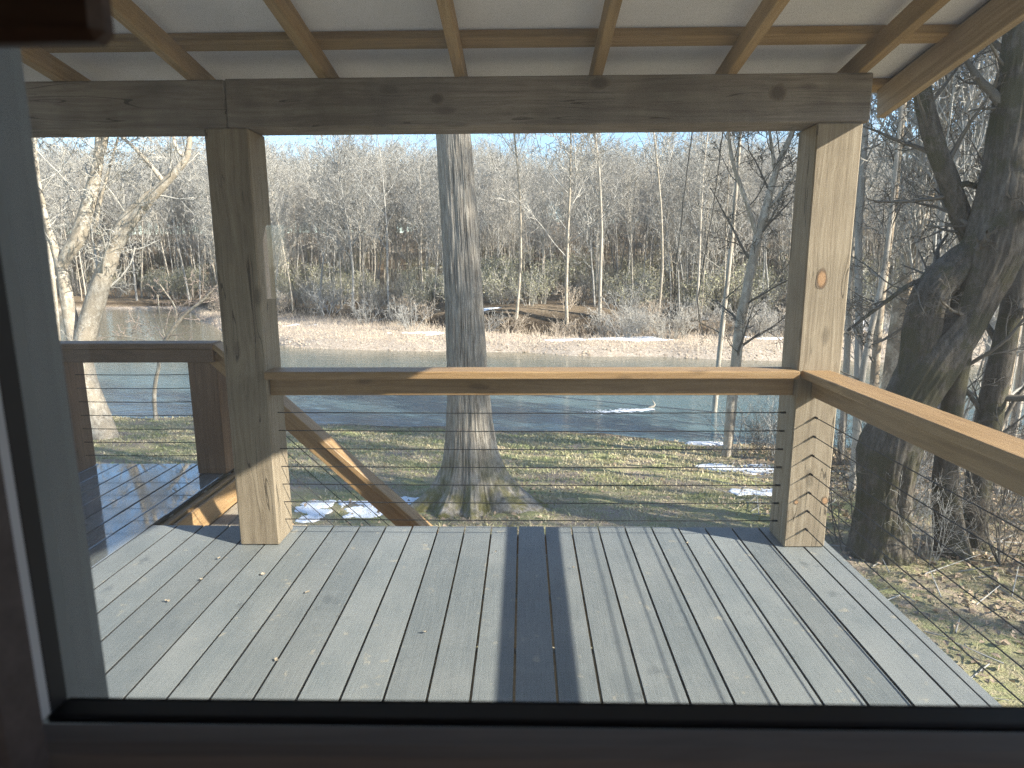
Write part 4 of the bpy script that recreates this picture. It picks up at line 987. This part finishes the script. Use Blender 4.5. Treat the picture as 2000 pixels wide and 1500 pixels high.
p = gpx(1478, 915, 6.0); snow('melting snow patch on the lawn left of the sunlit post', p[0] + 0.0, p[1] + 0.1, 1.15, 0.85, 0.15, 0.40, 3, 0.025, 0.016, 0.6, 1.15)
p = gpx(1500, 960, 6.0); snow('small snow remnant below the larger patch by the sunlit post', p[0] + 0.0, p[1], 0.6, 0.55, 0.3, 0.45, 4, 0.02, 0.014, 0.45, 1.2)
p = gpx(1385, 868, 6.0); snow('thin snow scrap at the foot of the slim trees', p[0], p[1], 0.7, 0.18, -0.1, 0.45, 5, 0.025)
p = gpx(690, 990, 5.0); snow('snow patch below the slanted stair handrail', p[0], p[1], 1.2, 0.7, 0.35, 0.62, 6, 0.018, 0.012, 0.25, 1.3)
p = gpx(800, 985, 5.0); snow('snow beside the roots of the big furrowed trunk', p[0] - 0.1, p[1], 0.8, 0.45, 0.5, 0.52, 7, 0.018, 0.012, 0.25, 1.3)
p = gpx(1235, 664, 25.0); snow('long white snow strip on the gravel bar', p[0], p[1], 3.6, 0.75, -0.1, 0.30, 8, 0.12, 0.08, 1.6)
p = gpx(1120, 664, 25.0); snow('broken snow end left of the long strip', p[0], p[1], 2.2, 0.5, -0.1, 0.62, 9, 0.12, 0.06, 1.0)
p = gpx(820, 652, 25.0); snow('patchy snow on the bar left of the big trunk', p[0], p[1], 2.8, 1.0, -0.15, 0.75, 10, 0.12, 0.06, 1.1)
p = gpx(585, 636, 25.0); snow('small snow spots on the bar by the left post', p[0], p[1], 2.4, 1.2, -0.2, 0.85, 12, 0.12, 0.06, 1.1)
p = gpx(1500, 662, 25.0); snow('snow on the bar behind the sunlit post', p[0], p[1], 2.4, 0.6, 0.0, 0.4, 13, 0.12, 0.07, 1.3)
p = gpx(1700, 640, 25.0); snow('snow on the far bank seen right of the post', p[0], p[1], 3.5, 1.2, 0.0, 0.6, 14, 0.12, 0.07, 1.5)
p = gpx(930, 618, 30.0); snow('snow dusting on top of the cut bank', p[0], p[1] + 0.3, 2.6, 0.5, 0.0, 0.7, 15, 0.1, 0.05, 0.9)
p = gpx(1380, 622, 30.0); snow('thin snow under the trees behind the slim pair', p[0], p[1], 3.5, 1.2, 0.0, 0.75, 16, 0.12, 0.05, 1.2)

gr = np.random.default_rng(33)
# grass blades
N = 150000
y = 3.6 + (gr.uniform(0, 1, N) ** 0.75) * 15.5; x = gr.uniform(-1, 1, N) * (1.0 + 0.92 * y)
dn = fbm2(x, y, 1.6, 51) + 0.5 * noise2(x, y, 0.4, 55)
ok = (y < yN(x) - 0.1) & (gr.uniform(0, 1, N) < np.clip(0.62 + 1.1 * dn, 0.10, 1)) & ~((x > 2.6 + 0.12 * y) & (gr.uniform(0, 1, N) < 0.6))
x, y = x[ok], y[ok]; z = G(x, y); N = len(x)
hgt = gr.uniform(0.018, 0.05, N) * (1 + 0.03 * y); an = gr.uniform(0, 6.28, N); wd = (0.003 + 0.0008 * y) * gr.uniform(0.7, 1.4, N); ln = gr.normal(0, 0.6, (N, 2)) * hgt[:, None]
B_ = np.stack([x, y, z - 0.004], 1); dx = np.stack([np.cos(an) * wd, np.sin(an) * wd, np.zeros(N)], 1)
V = np.stack([B_ - dx, B_ + dx, B_ + np.stack([ln[:, 0], ln[:, 1], hgt], 1)], 1).reshape(-1, 3)
tag(link('lawn_grass', mesh_np('lawn_grass', V, None, np.arange(N * 3).reshape(-1, 3)), None, M_GRASS), 'short patchy winter grass on the lawn', kind='stuff')
# leaf litter
N = 60000
y = gr.uniform(1.6, 17, N); x = gr.uniform(-8, 14, N)
zone = sstep(1.9, 4.0, x - 0.10 * y + 0.8 * fbm2(x, y, 1.7, 61)); zone = np.maximum(zone, 0.55 * np.exp(-((x + 0.7) ** 2 + (y - 8.0) ** 2) / 1.2)); zone = np.maximum(zone, 0.05)
ok = (y < yN(x) - 0.1) & (gr.uniform(0, 1, N) < zone) & ~((x < 1.6) & (y < 4.5)); x, y = x[ok], y[ok]; N = len(x); z = G(x, y) + gr.uniform(0.008, 0.035, N)
u = gr.normal(0, 1, (N, 3)); u[:, 2] *= 0.35; u /= np.linalg.norm(u, axis=1)[:, None]; t_ = gr.normal(0, 1, (N, 3)); t_[:, 2] *= 0.4; w_ = np.cross(u, np.cross(t_, u)); w_ /= np.linalg.norm(w_, axis=1)[:, None]
s_ = gr.uniform(0.014, 0.042, (N, 1)); B_ = np.stack([x, y, z], 1); up_ = np.array([[0, 0, 1.0]])
V = np.stack([B_ - u * s_, B_ - w_ * s_ * 0.6 + up_ * s_ * 0.3, B_ + u * s_, B_ + w_ * s_ * 0.6 + up_ * s_ * 0.3], 1).reshape(-1, 3)
ii = np.arange(N)[:, None] * 4
tag(link('fallen_leaves', mesh_np('fallen_leaves', V, None, np.concatenate([ii + [0, 1, 2], ii + [0, 2, 3]])), None, M_LEAFB), 'dry brown leaves under the right hand trees', kind='stuff')
# twigs lying on the litter
N = 420; y = gr.uniform(4.0, 12, N); x = 2.0 + 0.12 * y + gr.uniform(0, 7, N); z = G(x, y)
P0 = np.stack([x, y, z + 0.015], 1); dd = gr.normal(0, 1, (N, 3)); dd[:, 2] = np.abs(dd[:, 2]) * 0.25; dd *= gr.uniform(0.1, 0.45, (N, 1)); v_, q_ = prisms(P0, P0 + dd, np.full(N, 0.007), np.full(N, 0.003), 4)
tag(link('fallen_twigs', mesh_np('fallen_twigs', v_, q_), None, M_TWIG), 'broken twigs lying among the leaves at right', kind='stuff')
# dry weeds on the bar
N = 26000
x = gr.uniform(-32, 34, N); y = yF(x) + 0.6 + gr.uniform(0, 1, N) * np.maximum(yK(x) - yF(x) - 1.0, 0.5)
dn = fbm2(x, y, 2.6, 71); rel = (y - yF(x)) / np.maximum(yK(x) - yF(x), 1)
ok = gr.uniform(0, 1, N) < np.clip(0.25 + 0.9 * dn + 0.6 * rel, 0.03, 1); x, y, rel = x[ok], y[ok], rel[ok]; N = len(x); z = G(x, y)
hgt = gr.uniform(0.08, 0.40, N) * (0.5 + 0.9 * rel); P0 = np.stack([x, y, z - 0.02], 1); P1 = P0 + np.stack([gr.normal(0, 0.35, N) * hgt, gr.normal(0, 0.35, N) * hgt, hgt], 1)
v_, q_ = prisms(P0, P1, np.full(N, 0.012), np.full(N, 0.006), 3)
tag(link('dry_weeds', mesh_np('dry_weeds', v_, q_), None, M_WEED), 'dry tan weeds covering the gravel bar', kind='stuff')
# pebbles on the bar
N = 6000; x = gr.uniform(-30, 30, N); y = yF(x) + gr.uniform(-0.4, 7, N); z = G(x, y); s_ = gr.uniform(0.03, 0.11, N)
oc = np.array([(1, 0, 0), (0, 1, 0), (-1, 0, 0), (0, -1, 0), (0, 0, 0.7), (0, 0, -0.5)], float); of = np.array([(0, 1, 4), (1, 2, 4), (2, 3, 4), (3, 0, 4)])
V = (np.stack([x, y, z], 1)[:, None, :] + oc[None] * s_[:, None, None] * gr.uniform(0.6, 1.3, (N, 6, 1))).reshape(-1, 3)
Ft = (np.arange(N)[:, None, None] * 6 + of[None]).reshape(-1, 3)
M_PEB = plain('river_pebbles', (0.44, 0.35, 0.26), 0.85, 0.2, 0, 0.4, 1.3)
tag(link('pebbles', mesh_np('pebbles', V, None, Ft), None, M_PEB), 'tan river pebbles on the gravel bar', kind='stuff')

# leaf scraps on the deck
lr = np.random.default_rng(81); M_SCRAP = plain('bleached_leaf', (0.40, 0.34, 0.26), 0.8, 0.2, 0, 0.3, 40)
scr = [(428, 1092), (393, 1133), (515, 1122), (600, 1158), (328, 1175), (1343, 1062), (1495, 1117), (968, 1079), (1120, 1110), (830, 1236), (540, 1290)]
for k, (a, b_) in enumerate(scr):
    p = onz(a, b_, 0.004); s_ = lr.uniform(0.005, 0.012); an = lr.uniform(0, 6.28)
    th = np.linspace(0, 2 * np.pi, 9)[:-1]; r_ = s_ * (0.7 + 0.5 * np.abs(np.cos(th)) + lr.uniform(-0.15, 0.15, 8))
    V = np.concatenate([np.stack([np.cos(th + an) * r_, np.sin(th + an) * r_ * 0.7, 0.003 + lr.uniform(0, 0.008, 8)], 1), [[0, 0, 0.002]]])
    Ft = np.array([(i, (i + 1) % 8, 8) for i in range(8)])
    tag(link('leaf_scrap', mesh_np('leaf_scrap', V, None, Ft), None, M_SCRAP, tuple(p)), 'tiny pale leaf scrap lying on the deck boards', 'leaf', 'leaf scraps on the deck')

# driftwood stick and white riffle in the river
p = onz(1276, 796, ZW)
v_, q_ = tube_arrays(np.array([(-0.35, 0, -0.15), (-0.1, 0, 0.0), (0.02, 0, 0.05), (0.05, 0.02, 0.1), (0.0, 0.03, 0.19), (-0.04, 0.03, 0.25)]), [0.05, 0.045, 0.04, 0.03, 0.018, 0.01], 8)
tag(link('driftwood_snag', mesh_np('driftwood_snag', v_, q_, smooth=True), None, M_TANB, tuple(p)), 'small bent driftwood snag sticking out of the river', 'driftwood')
N = 260; uu = gr.uniform(0, 1, N); x = p[0] - 0.1 - uu * 2.3; y = p[1] - 0.25 + gr.normal(0, 0.12, N) * (0.4 + uu) - 0.5 * uu
s_ = gr.uniform(0.02, 0.07, N) * (1.15 - uu)
V = (np.stack([x, y, np.full(N, ZW + 0.004)], 1)[:, None, :] + oc[None] * np.array([2.2, 1.0, 0.5]) * s_[:, None, None]).reshape(-1, 3)
tag(link('river_foam', mesh_np('river_foam', V, None, (np.arange(N)[:, None, None] * 6 + of[None]).reshape(-1, 3), smooth=True), None, M_SNOW), 'white riffle foam trailing from the driftwood snag', kind='stuff')
